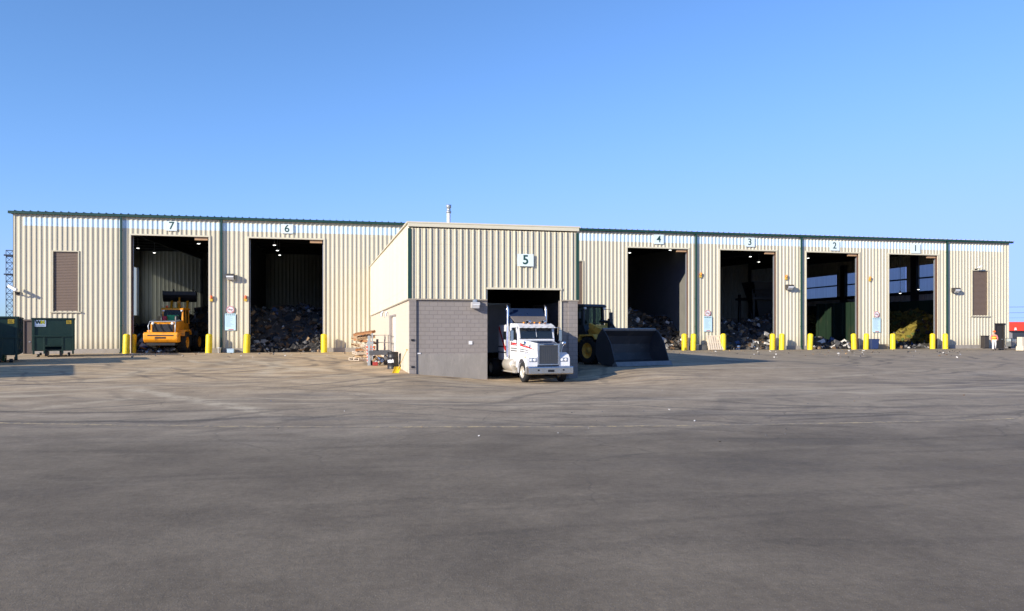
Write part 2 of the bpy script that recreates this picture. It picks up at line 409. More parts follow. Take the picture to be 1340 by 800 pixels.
# cracks
vo = nd(nt, 'ShaderNodeTexVoronoi'); vo.feature = 'DISTANCE_TO_EDGE'; vo.inputs['Scale'].default_value = .22
wv = nd(nt, 'ShaderNodeVectorMath'); wv.operation = 'ADD'
nz = nd(nt, 'ShaderNodeTexNoise'); nz.inputs['Scale'].default_value = .7; nz.inputs['Detail'].default_value = 6; nt.links.new(oc, nz.inputs['Vector'])
nt.links.new(oc, wv.inputs[0]); nt.links.new(nz.outputs[1], wv.inputs[1]); nt.links.new(wv.outputs[0], vo.inputs['Vector'])
crack = mth(nt, 'MULTIPLY', mth(nt, 'SUBTRACT', 1.0, ramp(nt, vo.outputs[0], .0, .007)), ramp(nt, big, .46, .52))
col = mixc(nt, mth(nt, 'MULTIPLY', crack, .3), col, (.04, .038, .036))
sv = nd(nt, 'ShaderNodeTexVoronoi'); sv.inputs['Scale'].default_value = 38; nt.links.new(oc, sv.inputs['Vector'])
col = mixc(nt, mth(nt, 'MULTIPLY', mth(nt, 'SUBTRACT', 1.0, ramp(nt, sv.outputs[0], .10, .26)), .30), col, (.40, .36, .30))
oil = ramp(nt, noise(nt, oc, .33, 4, .55), .66, .72)
col = mixc(nt, mth(nt, 'MULTIPLY', oil, .32), col, (.06, .052, .045))
nt.links.new(col, b.inputs['Base Color']); b.inputs['Roughness'].default_value = .93; b.inputs['Specular IOR Level'].default_value = .25
bn = nd(nt, 'ShaderNodeBump'); bn.inputs['Strength'].default_value = .55; bn.inputs['Distance'].default_value = .02
nt.links.new(mth(nt, 'ADD', fine, mth(nt, 'MULTIPLY', grit, .5)), bn.inputs['Height']); nt.links.new(bn.outputs[0], b.inputs['Normal'])
tag(g.build('asphalt_ground', m), kind='structure')

# painted line
LP = [(-34, 31), (-20, 24.4), (-12, 21.1), (-7.15, 19.1), (-1.6, 17.15), (3.6, 15.95), (7.1, 15.35), (11.6, 14.95), (15.4, 14.9), (24, 15.6), (40, 19)]
def spline(P, n=8):
    out = []
    for i in range(len(P)-1):
        p0, p1, p2, p3 = P[max(i-1,0)], P[i], P[i+1], P[min(i+2, len(P)-1)]
        for k in range(n):
            t = k/n
            out.append(tuple(.5*(2*p1[j] + (p2[j]-p0[j])*t + (2*p0[j]-5*p1[j]+4*p2[j]-p3[j])*t*t + (3*p1[j]-p0[j]-3*p2[j]+p3[j])*t**3) for j in range(len(p1))))
    out.append(P[-1]); return out
lp = spline(LP); mb = MB(); vs = []
for i, p in enumerate(lp):
    q, r = lp[max(i-1,0)], lp[min(i+1,len(lp)-1)]
    d = Vector((r[0]-q[0], r[1]-q[1])).normalized(); n = Vector((-d.y, d.x))*.085
    vs += [(p[0]+n.x, p[1]+n.y, .004), (p[0]-n.x, p[1]-n.y, .004)]
mb.add(vs, [(2*i, 2*i+1, 2*i+3, 2*i+2) for i in range(len(lp)-1)])
m, nt, b, oc = newmat('worn_yellow_line')
w = ramp(nt, noise(nt, oc, 5, 8, .8), .42, .62); w2 = ramp(nt, noise(nt, oc, .35, 3), .32, .66)
nt.links.new(mixc(nt, mth(nt, 'MULTIPLY', w, mth(nt, 'MULTIPLY_ADD', w2, .6, .40)), (.19, .165, .135), (.58, .44, .22)), b.inputs['Base Color']); b.inputs['Roughness'].default_value = .9
tag(mb.build('painted_line', m), kind='structure')

# ================= MAIN BUILDING =================
BX0, BX1, DEP = wx(18), wx(1320), 45.0
BY1 = D + DEP
DOORS = {7: (172, 273), 6: (326, 423), 4: (821, 900), 3: (942, 1015), 2: (1055, 1123), 1: (1163, 1226)}
DW = {k: (wx(a), wx(b)) for k, (a, b) in DOORS.items()}
HD = 10.85
main = thing('transfer_building', 'long tan ribbed metal transfer station hall with six tall open doorways', 'building', ((BX0+BX1)/2, D, 0))
def P(o):
    for q in (o if isinstance(o, list) else [o]): q.location = (-(BX0+BX1)/2, -D, 0)
    return o         # parts are drawn in world coordinates
louv = [(wx(70), wx(102.5), 3.85, 9.2), (wx(1272), wx(1292), 3.9, 9.15)]
lw = louv[0][1]-louv[0][0]
louv.insert(1, (wx(762)-lw, wx(762), 3.85, 9.3))
mandoors = [(wx(31.5), wx(43), 0, 3.0), (wx(1302), wx(1313), 0, 2.9)]
opens = [(a, b_, 0, HD) for a, b_ in DW.values()] + louv + mandoors
mb = MB()
fnw = lambda x0, x1, z0, z1: corr(mb, x0, x1, z0, z1, D, PROF_M, .42)
panels(opens, BX0, BX1, [(.42, 11.48), (12.2, HW)], fnw)
P(mb.build('wall', TAN, main, fix=False))
mb = MB(); SK0 = wx(30)
corr(mb, BX0, SK0, 11.48, 12.2, D, PROF_M, .42); P(mb.build('wall', TAN, main, fix=False))
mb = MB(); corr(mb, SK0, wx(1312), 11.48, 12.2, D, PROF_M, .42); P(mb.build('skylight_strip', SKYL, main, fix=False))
mb = MB(); corr(mb, wx(1312), BX1, 11.48, 12.2, D, PROF_M, .42); P(mb.build('wall', TAN, main, fix=False))
# end walls and rear wall
SL = .03
rz_ = lambda y: HW + SL*(y-D)
LWIN = (110.5, 121.6, 4.3, 11.2)
mb = MB(); panels([LWIN], D, BY1, [(.02, HW)], lambda a0, a1, z0, z1: corr(mb, a0, a1, z0, z1, BX0, PROF_M, .42, 'y', -1, 0, (rz_ if z1 == HW else None)))
P(mb.build('end_wall', TAN, main, fix=False))
wins = [(83.5, 92.2), (94.8, 107.6), (110.4, 121.4)]
mb = MB(); panels([(a, b_, 7.55, 11.1) for a, b_ in wins], D, BY1, [(.02, HW)], lambda a0, a1, z0, z1: corr(mb, a0, a1, z0, z1, BX1, PROF_M, .42, 'y', 1, 0, (rz_ if z1 == HW else None)))
P(mb.build('end_wall', TAN, main, fix=False))
mb = MB(); corr(mb, BX0, BX1, .0, rz_(BY1), BY1, [(0,0),(.4,0),(.55,.045),(.8,.045),(.95,0)], .55)
P(mb.build('rear_wall', INT, main, fix=False))
# interior lining, so the sun side of the skin is not the inside
mb = MB(); panels([LWIN], D+.6, BY1-.1, [(0, HW)], lambda a0, a1, z0, z1: corr(mb, a0, a1, z0, z1, BX0+.25, [(0,0),(.4,0),(.55,.045),(.8,.045),(.95,0)], .55, 'y', 1, 0, (lambda y: rz_(y)-.1) if z1 == HW else None))
P(mb.build('lining', INT, main, fix=False))
# plinth
mb = MB()
panels([(a-.12, b_+.12, -1, HD) for a, b_ in DW.values()] + [(a-.05, b_+.05, -1, 2) for a, b_, _, _ in mandoors], BX0-.04, BX1+.04, [(-.3, .42)], lambda x0, x1, z0, z1: mb.box((x0, D-.13, z0), (x1, D+.35, z1)))
P(mb.split('plinth', CONC, main))
# roof
mb = MB(); nx = int((BX1-BX0+1)/.62)
rp = []
x = BX0-.35
while x < BX1+.35:
    rp += [(x, 0), (x+.47, 0), (x+.50, .075), (x+.57, .075), (x+.60, 0)]; x += .62
vs = []
for x, d in rp: vs += [(x, D-.30, rz_(D-.3)+.14+d), (x, BY1+.4, rz_(BY1+.4)+.14+d)]
mb.add(vs, [(2*i, 2*i+2, 2*i+3, 2*i+1) for i in range(len(rp)-1)])
P(mb.build('roof', ROOF, main, fix=False))
mb = MB(); mb.hexa([(BX0, D+.2, rz_(D)-.03), (BX1, D+.2, rz_(D)-.03), (BX1, BY1, rz_(BY1)-.03), (BX0, BY1, rz_(BY1)-.03)],
                   [(BX0, D+.2, rz_(D)+.08), (BX1, D+.2, rz_(D)+.08), (BX1, BY1, rz_(BY1)+.08), (BX0, BY1, rz_(BY1)+.08)])
P(mb.build('ceiling', STEEL, main))
mb = MB(); mb.box((BX0-.36, D-.34, HW-.10), (BX1+.36, D-.04, HW+.08)); mb.box((BX0-.36, D-.36, HW+.08), (BX1+.36, D-.30, HW+.12))
mb.box((BX0-.36, D-.04, HW-.06), (BX0-.30, BY1+.4, HW+.14))
P(mb.build('gutter', GREEN, main))
# downspouts
for u in (158, 289.5, 911.5, 1049.5, 1240.5):
    x = wx(u, D-.3); mb = MB(); mb.box((x-.075, D-.29, .25), (x+.075, D-.09, HW-.10))
    for z in (2.5, 5.5, 8.5, 11.2): mb.box((x-.11, D-.22, z), (x+.11, D-.085, z+.06))
    mb.tube([(x, D-.19, .35), (x, D-.26, .12), (x, D-.5, .06)], .085)
    P(mb.build('downspout', GREEN, main))
# louvers
for (a, b_, z0, z1) in louv:
    mb = MB(); t = .1
    mb.box((a-t, D-.12, z0-t), (a, D+.2, z1+t)); mb.box((b_, D-.12, z0-t), (b_+t, D+.2, z1+t))
    mb.box((a, D-.12, z1), (b_, D+.2, z1+t)); mb.box((a-.25, D-.19, z0-t-.06), (b_+.25, D+.2, z0-t+.04))
    fr = P(mb.build('louver', paint('louver_trim', (.50, .46, .34), .5), main))
    mb = MB(); n = int((z1-z0)/.14)
    mb.box((a, D+.12, z0), (b_, D+.16, z1))
    for i in range(n):
        z = z0 + (z1-z0)*(i+.5)/n
        mb.hexa([(a, D+.02, z-.07), (b_, D+.02, z-.07), (b_, D+.09, z-.02), (a, D+.09, z-.02)], [(a, D+.02, z+.045), (b_, D+.02, z+.045), (b_, D+.09, z+.06), (a, D+.09, z+.06)])
    o = mb.build('slats', BROWN, fr)
# door frames
for k, (a, b_) in DW.items():
    mb = MB()
    for s, xx in ((-1, a), (1, b_)):
        x0, x1 = (xx-.16, xx-.02) if s < 0 else (xx+.02, xx+.16)
        mb.box((x0, D-.11, 0), (x1, D-.02, HD+.14))
    mb.box((a-.02, D-.11, HD), (b_+.02, D-.02, HD+.14))
    fr = P(mb.build('door_frame', CREAM, main))
    mb = MB()
    mb.box((a-.16, D-.02, 0), (a, D+.5, HD)); mb.box((b_, D-.02, 0), (b_+.16, D+.28, HD)); mb.box((a, D-.02, HD), (b_, D+.3, HD+.15))
    mb.build('jamb', RUST, fr)
    mb = MB(); mb.box((b_-.06, D+.281, 0), (b_+.12, D+.46, HD+.2)); mb.box((a-.1, D+.51, 0), (a+.06, D+.66, HD+.2))
    mb.split('track', GALV, fr)
    mb = MB(); mb.box((b_-1.25, D+.1, HD-.30), (b_-.1, D+.26, HD-.03)); mb.build('header_bracket', paint('bracket_tan', (.42, .26, .14), .6), fr)
    mb = MB(); mb.lathe([(.0, a+.1), (.42, a+.1), (.42, b_-.1), (.0, b_-.1)], (0, D+1.0, HD+.75), 'x', 16); mb.build('door_coil', STEEL, fr)
for (a, b_, z0, z1), m_ in zip(mandoors, (paint('door_brown', (.075, .056, .046), .55), paint('door_dark', (.028, .024, .022), .6))):
    mb = MB(); mb.box((a+.07, D-.02, .02), (b_-.07, D+.06, z1-.07)); o = P(mb.build('door', m_, main))
    mb = MB(); mb.box((a-.05, D-.125, 0), (a+.07, D+.1, z1)); mb.box((b_-.07, D-.125, 0), (b_+.05, D+.1, z1)); mb.box((a-.15, D-.16, z1-.07), (b_+.15, D+.1, z1+.08)); mb.build('frame', m_, o)
    mb = MB(); mb.box((b_-.3, D-.10, 1.05), (b_-.16, D-.02, 1.1)); mb.build('handle', GALV, o)
# interior floor, frames, push wall, end-wall windows
mb = MB(); mb.box((BX0+.3, D-.1, -.3), (BX1-.1, BY1, .006)); P(mb.build('floor', FLOORM, main))
cols = [wx(u) for u in (158, 289.5, 480)] + [14.5, 25.5, wx(911.5), wx(1049.5), wx(1148), wx(1240.5)]
for x in cols:
    mb = MB(); mb.box((x-.15, D+.3, 0), (x+.15, D+.75, HW-.2)); mb.box((x-.15, BY1-.6, 0), (x+.15, BY1-.1, rz_(BY1)-.3)); P(mb.split('column', STEEL, main))
    mb = MB(); mb.hexa([(x-.12, D+.5, HW-1.3), (x+.12, D+.5, HW-1.3), (x+.12, BY1-.2, rz_(BY1)-1.3), (x-.12, BY1-.2, rz_(BY1)-1.3)], [(x-.12, D+.5, HW-.06), (x+.12, D+.5, HW-.06), (x+.12, BY1-.2, rz_(BY1)-.06), (x-.12, BY1-.2, rz_(BY1)-.06)])
    P(mb.build('rafter', STEEL, main))
mb = MB()
for i in range(9):
    y = D+2.5+i*5; mb.box((BX0+.3, y-.1, rz_(y)-.36), (BX1-.1, y+.1, rz_(y)-.05))
P(mb.split('purlin', STEEL, main))
m, nt, b, oc = newmat('push_wall_paint')
sp = nd(nt, 'ShaderNodeSeparateXYZ'); nt.links.new(oc, sp.inputs[0])
n1 = noise(nt, mapping(nt, oc, (.5, .5, .08)), 2.2, 8, .75); n2 = noise(nt, oc, .5, 5)
hz = mth(nt, 'ADD', sp.outputs[2], mth(nt, 'MULTIPLY', n2, 1.3))
low = mth(nt, 'SUBTRACT', 1.0, ramp(nt, hz, 4.5, 4.9))
c = mixc(nt, low, (.012, .045, .022), mixc(nt, ramp(nt, n1, .35, .7), (.16, .125, .02), (.55, .42, .07)))
nt.links.new(c, b.inputs['Base Color']); b.inputs['Roughness'].default_value = .8; PUSH = m
mb = MB(); mb.box((BX1-1.6, D+1.5, 0), (BX1-1.2, BY1-4, 6.15))
for i in range(11): y = D+2+i*3.6; mb.box((BX1-1.72, y, 0), (BX1-1.6, y+.18, 6.2))
P(mb.build('push_wall', PUSH, main))
mb = MB(); mb.box((BX0+3, BY1-2.2, 0), (BX1-6, BY1-1.8, 4.2)); P(mb.build('push_wall', CONC, main))
for u in (289.5, 911.5):
    x = wx(u); mb = MB(); mb.hexa([(x+.2, D+.5, 0), (x+.5, D+.5, 0), (x+.5, BY1-2.3, 0), (x+.2, BY1-2.3, 0)], [(x+.2, D+.5, HW-.05), (x+.5, D+.5, HW-.05), (x+.5, BY1-2.3, rz_(BY1)-.2), (x+.2, BY1-2.3, rz_(BY1)-.2)])
    P(mb.build('sun_stop_partition', paint('partition_dark', (.15, .148, .135), .8, 0, .25, 1), main))  # added walls, placed to stop sun reaching heaps in the next bay
mb = MB(); mb.box((60.0, D+2.2, 0), (60.4, D+11, 5.5))
for i in range(6): mb.box((59.86, D+2.4+i*1.6, 0), (60.0, D+2.58+i*1.6, 5.4))
P(mb.build('push_wall', paint('push_green', (.006, .022, .011), .6, 0, .35, 1.2, (1, 1, .4), dirt=(.06, .05, .03), dirt_amt=.5), main))
# translucent daylight panels
m = bpy.data.materials.new('daylight_panel'); m.use_nodes = True; nt = m.node_tree; nt.nodes.remove(nt.nodes['Principled BSDF'])
out = nt.nodes['Material Output']; tr = nd(nt, 'ShaderNodeBsdfTransparent'); tr.inputs[0].default_value = (.60, .62, .60, 1)
tl = nd(nt, 'ShaderNodeBsdfTranslucent'); tc = nd(nt, 'ShaderNodeTexCoord')
nn = noise(nt, mapping(nt, tc.outputs['Object'], (1, 2.4, .1)), 1, 4)
nt.links.new(mixc(nt, nn, (.25, .3, .34), (.55, .6, .65)), tl.inputs[0])
mx = nd(nt, 'ShaderNodeMixShader'); mx.inputs[0].default_value = .45
nt.links.new(tr.outputs[0], mx.inputs[1]); nt.links.new(tl.outputs[0], mx.inputs[2]); nt.links.new(mx.outputs[0], out.inputs[0])
mb = MB(); mb.box((BX0+.02, LWIN[0], LWIN[2]), (BX0+.06, LWIN[1], LWIN[3])); P(mb.build('window', m, main))
for a, b_ in wins:
    mb = MB(); mb.box((BX1-.02, a, 7.55), (BX1+.02, b_, 11.1)); o = P(mb.build('window', m, main))
    mb = MB(); mb.box((BX1-.22, a-.3, 9.22), (BX1-.06, b_+.3, 9.42)); mb.box((BX1-.3, a-1.2, 7.1), (BX1-.06, b_+1.2, 7.5)); mb.box((BX1-.5, b_+.02, 0), (BX1-.06, b_+1.1, 12.4)); mb.build('mullion', STEEL, o)

# ================= ANNEX =================
BAY_Z = 3.53
ann = thing('loading_annex', 'lower tan and grey block loading bay projecting from the hall, marked 5', 'building', ((AX0+AX1)/2, AY, 0))
def Q(o):
    for q in (o if isinstance(o, list) else [o]): q.location = (-(AX0+AX1)/2, -AY, 0)
    return o
aroof = lambda y: 7.15 + (8.37-7.15)*(y-AY)/(D-AY)
mb = MB(); panels([(DX0, DX1, -1, DZ)], AX0, AX1, [(BAY_Z, 6.9)], lambda x0, x1, z0, z1: corr(mb, x0, x1, z0, z1, AY, PROF_A, .292, phase=.12))
Q(mb.build('front_cladding', TAN, ann, fix=False))
for xx, sg in ((AX0, -1), (AX1, 1)):
    mb = MB(); corr(mb, AY, D, BAY_Z, 7, xx, PROF_A, .292, 'y', sg, 0, lambda y: aroof(y)-.02)
    Q(mb.build('side_cladding', TAN, ann, fix=False))
mb = MB(); mb.box((DX0-.2, AY+.04, DZ+.02), (DX1+.2, AY+.29, 6.85)); mb.box((AX0+.1, AY+.05, BAY_Z), (AX0+.3, D, 6.9)); mb.box((AX1-.3, AY+.05, BAY_Z), (AX1-.1, D, 6.9)); Q(mb.split('lining', STEEL, ann))
mb = MB(); mb.box((AX0+.3, AY+.02, .93), (DX0, AY+.3, BAY_Z)); mb.box((DX1, AY+.02, -.5), (AX1-.01, AY+.3, BAY_Z-.01)); mb.box((AX1-.45, AY-.05, -.5), (AX1+.02, AY+.0, BAY_Z-.02))
Q(mb.split('block_front', BLK_F, ann))
mb = MB(); mb.box((AX0-.01, AY-.06, -.5), (AX0+.30, AY+.3, BAY_Z-.002)); Q(mb.build('corner_pier', BLK_F, ann))
mb = MB(); mb.box((AX0+.302, AY+.005, -.6), (DX0, AY+.31, .929)); Q(mb.build('concrete_base', CONC2, ann, .01))
mb = MB(); mb.box((AX0, AY+.302, -.4), (AX0+.28, D-.15, BAY_Z-.004)); Q(mb.build('block_side', BLK_S, ann))
mb = MB(); mb.box((AX1-.28, AY+.302, -.4), (AX1, D-.15, BAY_Z-.004)); Q(mb.build('block_side', BLK_F, ann))
mb = MB(); mb.box((AX0-.075, AY-.078, BAY_Z-.03), (DX0-.02, AY+.0, BAY_Z+.03)); mb.box((DX1+.02, AY-.078, BAY_Z-.03), (AX1+.075, AY+.0, BAY_Z+.03)); mb.box((AX0-.08, AY, BAY_Z-.03), (AX0-.0, D-.15, BAY_Z+.03))
Q(mb.split('flashing', paint('flashing', (.34, .30, .23), .5), ann))
mb = MB(); mb.box((AX0-.09, AY-.095, 6.96), (AX1+.09, AY+.06, 7.12)); Q(mb.build('fascia', CREAM, ann, .01))
mb = MB(); mb.hexa([(AX0-.14, AY-.1, aroof(AY)-.02), (AX1+.14, AY-.1, aroof(AY)-.02), (AX1+.14, D-.1, aroof(D)-.02), (AX0-.14, D-.1, aroof(D)-.02)], [(AX0-.14, AY-.1, aroof(AY)+.05), (AX1+.14, AY-.1, aroof(AY)+.05), (AX1+.14, D-.1, aroof(D)+.05), (AX0-.14, D-.1, aroof(D)+.05)])
Q(mb.build('roof', CREAM, ann))
for xx in (AX0, AX1):
    s = -1 if xx == AX0 else 1
    mb = MB(); mb.box((min(xx+s*.085, xx-s*.05), AY-.085, BAY_Z+.03), (max(xx+s*.085, xx-s*.05), AY+.05, 6.88)); Q(mb.build('corner_trim', GREEN, ann))
mb = MB(); mb.box((DX0-.05, AY-.085, DZ-.03), (DX1+.08, AY-.0, DZ+.06)); mb.box((DX1-.0, AY-.04, -.5), (DX1+.075, AY-.001, DZ-.03)); Q(mb.build('door_frame', CREAM, ann))
mb = MB(); mb.box((AX0+.29, 70, -.4), (AX1-.29, 70.2, 7.0)); Q(mb.build('rear_wall', CONC2, ann))
# side door and pipe on the west side of the annex
mb = MB(); mb.box((AX0-.03, 45.6, .05), (AX0-.001, 47.4, 2.9)); sd = Q(mb.build('door', paint('door_white', (.70, .66, .58), .5), ann))
mb = MB(); mb.box((AX0-.12, 48.4, 0), (AX0-.001, 49.6, 3.0)); mb.box((AX0-.09, 45.4, 2.9), (AX0-.002, 48.4, 3.0)); mb.build('frame', paint('frame_grey', (.28, .25, .23), .6), sd)
mb = MB(); mb.tube([(AX0-.1, 56, 3.4), (AX0-.22, 56, 3.3), (AX0-.22, 56, 3.05)], .08); mb.tube([(AX0-.08, 52, 3.3), (AX0-.16, 52, 3.2), (AX0-.16, 52, 3.0)], .06); Q(mb.split('pipe', GALV, ann))
mb = MB()
for z in (.28, 1.55): mb.box((AX0+.06, AY-.10, z), (AX0+.2, AY-.062, z+.09))
Q(mb.split('hinge', BLACKP, ann))
mb = MB(); mb.box((wx(613.5, AY), AY-.02, wz(615, 451, AY)), (wx(618, AY), AY+.019, wz(615, 446.5, AY))); mb.box((wx(546, AY), AY-.02, .93), (wx(550.5, AY), AY+.019, .99)); Q(mb.split('outlet_cover', WHITE, ann))
# roof flue
p = (8.6, 60, aroof(60)+.04)
t = thing('roof_flue', 'slim white flue pipe with a capped top standing on the annex roof', 'flue', p)
mb = MB(); mb.lathe([(.19, 0), (.19, .1), (.145, .12), (.145, 3.5)], (0,0,0)); mb.build('pipe', WHITE, t)
mb = MB(); mb.lathe([(.0, 3.95), (.20, 3.93), (.20, 3.72), (.15, 3.70), (.15, 3.45), (.20, 3.43), (.20, 3.3), (0, 3.3)], (0,0,0)); mb.build('cap', GALV, t)

# ================= SIGNS, LAMPS, NOTICE BOARDS =================
def numsign(n, u0, u1, v0, v1, y, label, size):
    c = ((wx(u0, y)+wx(u1, y))/2, y, (wz(u0, v0, y)+wz(u0, v1, y))/2); w = wx(u1, y)-wx(u0, y); h = wz(u0, v0, y)-wz(u0, v1, y)
    t = thing('bay_number_sign', label, 'sign', c, 0, 'bay number signs')
    mb = MB(); mb.box((-w/2, -.03, -h/2), (w/2, 0, h/2)); mb.build('panel', SIGNW, t)
    mb = MB(); mb.box((-w/2+.04, 0, -h*.35), (w/2-.04, .09, h*.35)); mb.build('bracket', GALV, t)
    text('numeral', str(n), size, DGREEN, t, (0, -.034, 0), bold=.012)
numsign(7, 217.5, 231.5, 289.5, 302, D-.12, 'white square sign with a green number 7 above the loader doorway', .98)
numsign(6, 367.5, 383.5, 293.5, 305.5, D-.12, 'white sign with a green number 6 above a trash-filled doorway', .98)
numsign(4, 855.5, 868.5, 307, 319.5, D-.12, 'pale sign with a green number 4 on the skylight strip', 1.0)
numsign(3, 974.5, 987.5, 311, 323, D-.12, 'pale sign with a green number 3 on the skylight strip', 1.0)
numsign(2, 1085.5, 1098.5, 315.5, 328, D-.12, 'pale sign with a green number 2 on the skylight strip', 1.0)
numsign(1, 1191.5, 1204, 319, 331.5, D-.12, 'pale sign with a green number 1 on the skylight strip', 1.0)
numsign(5, 677, 698, 332.5, 348.5, AY-.1, 'large white sign with a green number 5 on the annex', .62)

def walllamp(c, label, s=1.0):
    t = thing('wall_lamp', label, 'lamp', c, 0, 'wall pack lamps', s)
    mb = MB(); mb.prism([(0, -.25), (-.35, -.28), (-.62, -.05), (-.62, .18), (-.5, .26), (0, .26)], -.38, .38, 'x'); mb.build('housing', paint('lamp_bronze', (.06, .055, .05), .5), t, .02)
    mb = MB(); mb.prism([(-.36, -.30), (-.632, -.07), (-.632, .05), (-.37, -.27)], -.32, .32, 'x'); mb.build('lens', LENS, t)
    mb = MB(); mb.box((-.15, 0, -.15), (.15, .1, .15)); mb.build('mount', GALV, t)
walllamp((wx(302, D), D-.1, wz(302, 362.5)), 'bronze wall lamp above the notice board between bays 7 and 6')
walllamp((wx(1030.5, D), D-.1, wz(1030, 376)), 'bronze wall lamp casting a shadow between bays 3 and 2')
walllamp((wx(1247.5, D), D-.1, wz(1247, 380)), 'bronze wall lamp on the wall beside the tall louver past bay 1')
c = (wx(621, AY), AY-.03, wz(621, 397.5, AY))
t = thing('flood_lamp', 'grey flood lamp under the cladding edge of the annex front', 'lamp', c)
mb = MB(); mb.prism([(0, -.20), (-.30, -.24), (-.42, -.06), (-.34, .06), (0, .06)], -.2, .2, 'x'); mb.build('housing', paint('lamp_grey', (.42, .41, .40), .5), t, .015)
mb = MB(); mb.prism([(-.315, -.235), (-.435, -.07), (-.425, -.05), (-.30, -.22)], -.16, .16, 'x'); mb.build('lens', LENS, t)
mb = MB(); mb.box((-.05, -.25, .06), (.05, -.15, .2)); mb.box((-.1, -.14, .02), (.1, .02, .18)); mb.build('mount', GALV, t)
def camera(c, rz, label, sc=1.0):
    t = thing('security_camera', label, 'camera', c, 0, None, sc)
    mb = MB(); M = Matrix.Rotation(rz, 4, 'Z') @ Matrix.Rotation(R(-28), 4, 'Y')
    mb.box((-.25, -.13, -.12), (.62, .13, .13), Matrix.Translation((0, -.75, 0)) @ M); mb.build('body', WHITE, t, .02)
    mb = MB(); mb.tube([(0, 0, -.35), (0, -.4, -.35), (0, -.75, -.08)], .06); mb.box((-.14, -.05, -.5), (.14, .1, -.2)); mb.build('arm', BLACKP, t)
camera((BX0+.35, D-.1, wz(20, 379)), R(160), 'white security camera on an arm at the wall corner near the lattice mast')
camera((wx(1276, D), D-.1, wz(1276, 350.5)), R(-30), 'white security camera on an arm above the brown louver by bay 1', .6)
def beacon(u, v, label, col):
    t = thing('warning_beacon', label, 'light', (wx(u, D-.15), D-.09, wz(u, v)), 0, 'warning beacons beside the doorways', .78)
    mb = MB(); mb.box((-.17, -.13, -.38), (.17, .0, -.02)); mb.build('box', paint('beacon_box', (.62, .40, .05), .5), t, .02)
    mb = MB(); mb.lathe([(.15, -.02), (.15, .2), (.10, .31), (0, .33)], (0, -.13, 0)); mb.build('dome', col, t)
beacon(276.5, 390.5, 'orange domed beacon on the frame between bay 7 and the green downspout', ORANGE)
beacon(321.5, 390.5, 'orange domed beacon on the jamb of bay 6', ORANGE)
beacon(917, 360, 'yellow beacon on the wall between bays 4 and 3', AMBER)
beacon(1029, 363, 'yellow beacon above a bronze lamp between bays 3 and 2', AMBER)
beacon(1138.5, 365, 'yellow beacon high on the wall between bays 2 and 1', AMBER)
def notice(u0, u1, v0, v1, uc, vc, ex):
    y = D-.12; w = wx(u1, y)-wx(u0, y); h = wz(u0, v0, y)-wz(u0, v1, y)
    t = thing('notice_board', 'pale blue notice board ' + ex, 'notice board', ((wx(u0, y)+wx(u1, y))/2, y, (wz(u0, v0, y)+wz(u0, v1, y))/2), 0, 'notice boards on the piers')
    mb = MB(); mb.box((-w/2, -.03, -h/2), (w/2, 0, h/2)); mb.box((-w/3, 0, -h/3), (w/3, .1, h/3)); mb.build('panel', BOARD, t)
    mb = MB()
    x = -w*.40
    while x < w*.36:                                             # illegible header and rows
        l = random.uniform(.08, .22)*w; mb.box((x, -.036, h*.40), (min(x+l, w*.42), -.031, h*.445)); x += l + .05*w
    mb.build('heading', DGREEN, t)
    mb = MB()
    for i in range(11):
        z = h*(.32-.06*i); mb.box((-w*.38, -.035, z), (w*random.uniform(.0, .40), -.031, z+h*.016))
    mb.build('print', paint('print_grey', (.30, .42, .46), .6), t)
    mb = MB(); mb.box((-w*.15, -.036, -h*.47), (w*.3, -.031, -h*.43)); mb.build('footer', RED, t)
    r = .36
    t = thing('prohibition_sign', 'round red ringed sign above the board ' + ex, 'sign', (wx(uc, y), y, wz(uc, vc, y)), 0, 'round prohibition signs')
    mb = MB(); mb.lathe([(0, -.03), (r, -.03), (r, 0), (0, 0)], (0,0,0), 'y', 24, False); mb.box((-.1, 0, -.1), (.1, .1, .1)); mb.build('disc', WHITE, t)
    mb = MB(); mb.lathe([(r*.80, -.036), (r*.96, -.036), (r*.96, -.030), (r*.80, -.030)], (0,0,0), 'y', 24, False)
    mb.box((-r*.75, -.037, -r*.06), (r*.75, -.031, r*.06), Matrix.Rotation(R(45), 4, 'Y')); mb.build('ring', paint('ring_faded', (.55, .14, .16), .5), t)
    mb = MB(); mb.box((-.2, -.035, -.04), (.2, -.0305, .04)); mb.build('symbol', paint('symbol_grey', (.12, .12, .13), .5), t)
notice(294, 308.5, 410.5, 432.5, 301.5, 405.5, 'over the small blue box by bay 6')
notice(920.5, 931.5, 414, 434, 926, 410, 'over the leaning pallet by bay 3')
notice(1141.5, 1152, 416, 435, 1147, 411.5, 'over the dark blue cart by bay 1')

# interior lamps that hang lit under the roof
LAMP = lamp_mat('lit_lamp', (1, .97, .9), 2.5)
def baylamp(u, v, z, label):
    r = ray(u, v); tt = (z-EYE)/r[2]; c = (r[0]*tt, r[1]*tt, z)
    t = thing('ceiling_lamp', label, 'lamp', c, 0, 'lit lamps inside the hall')
    mb = MB(); mb.lathe([(.06, .4), (.09, .2), (.22, .02), (.23, 0)], (0,0,0)); mb.tube([(0,0,.5), (0,0,max(.6, rz_(c[1])-z-.1))], .03, 6); mb.build('shade', GALV, t)
    mb = MB(); mb.ball((0,0,0), (.15, .15, .05), 12, 6); mb.build('bulb', LAMP, t)
baylamp(260, 319, 11.3, 'lit lamp under the roof inside bay 7, brightest at the top')
baylamp(180.5, 325, 11.3, 'lit lamp inside bay 7 above the heap side')
baylamp(202, 331, 11.3, 'small lit lamp deeper inside bay 7')
baylamp(359, 321, 11.4, 'first and largest lit lamp of the row inside bay 6')
baylamp(363, 328, 11.4, 'middle lit lamp of the row inside bay 6')
baylamp(366, 334, 11.4, 'last and deepest lit lamp of the row inside bay 6')
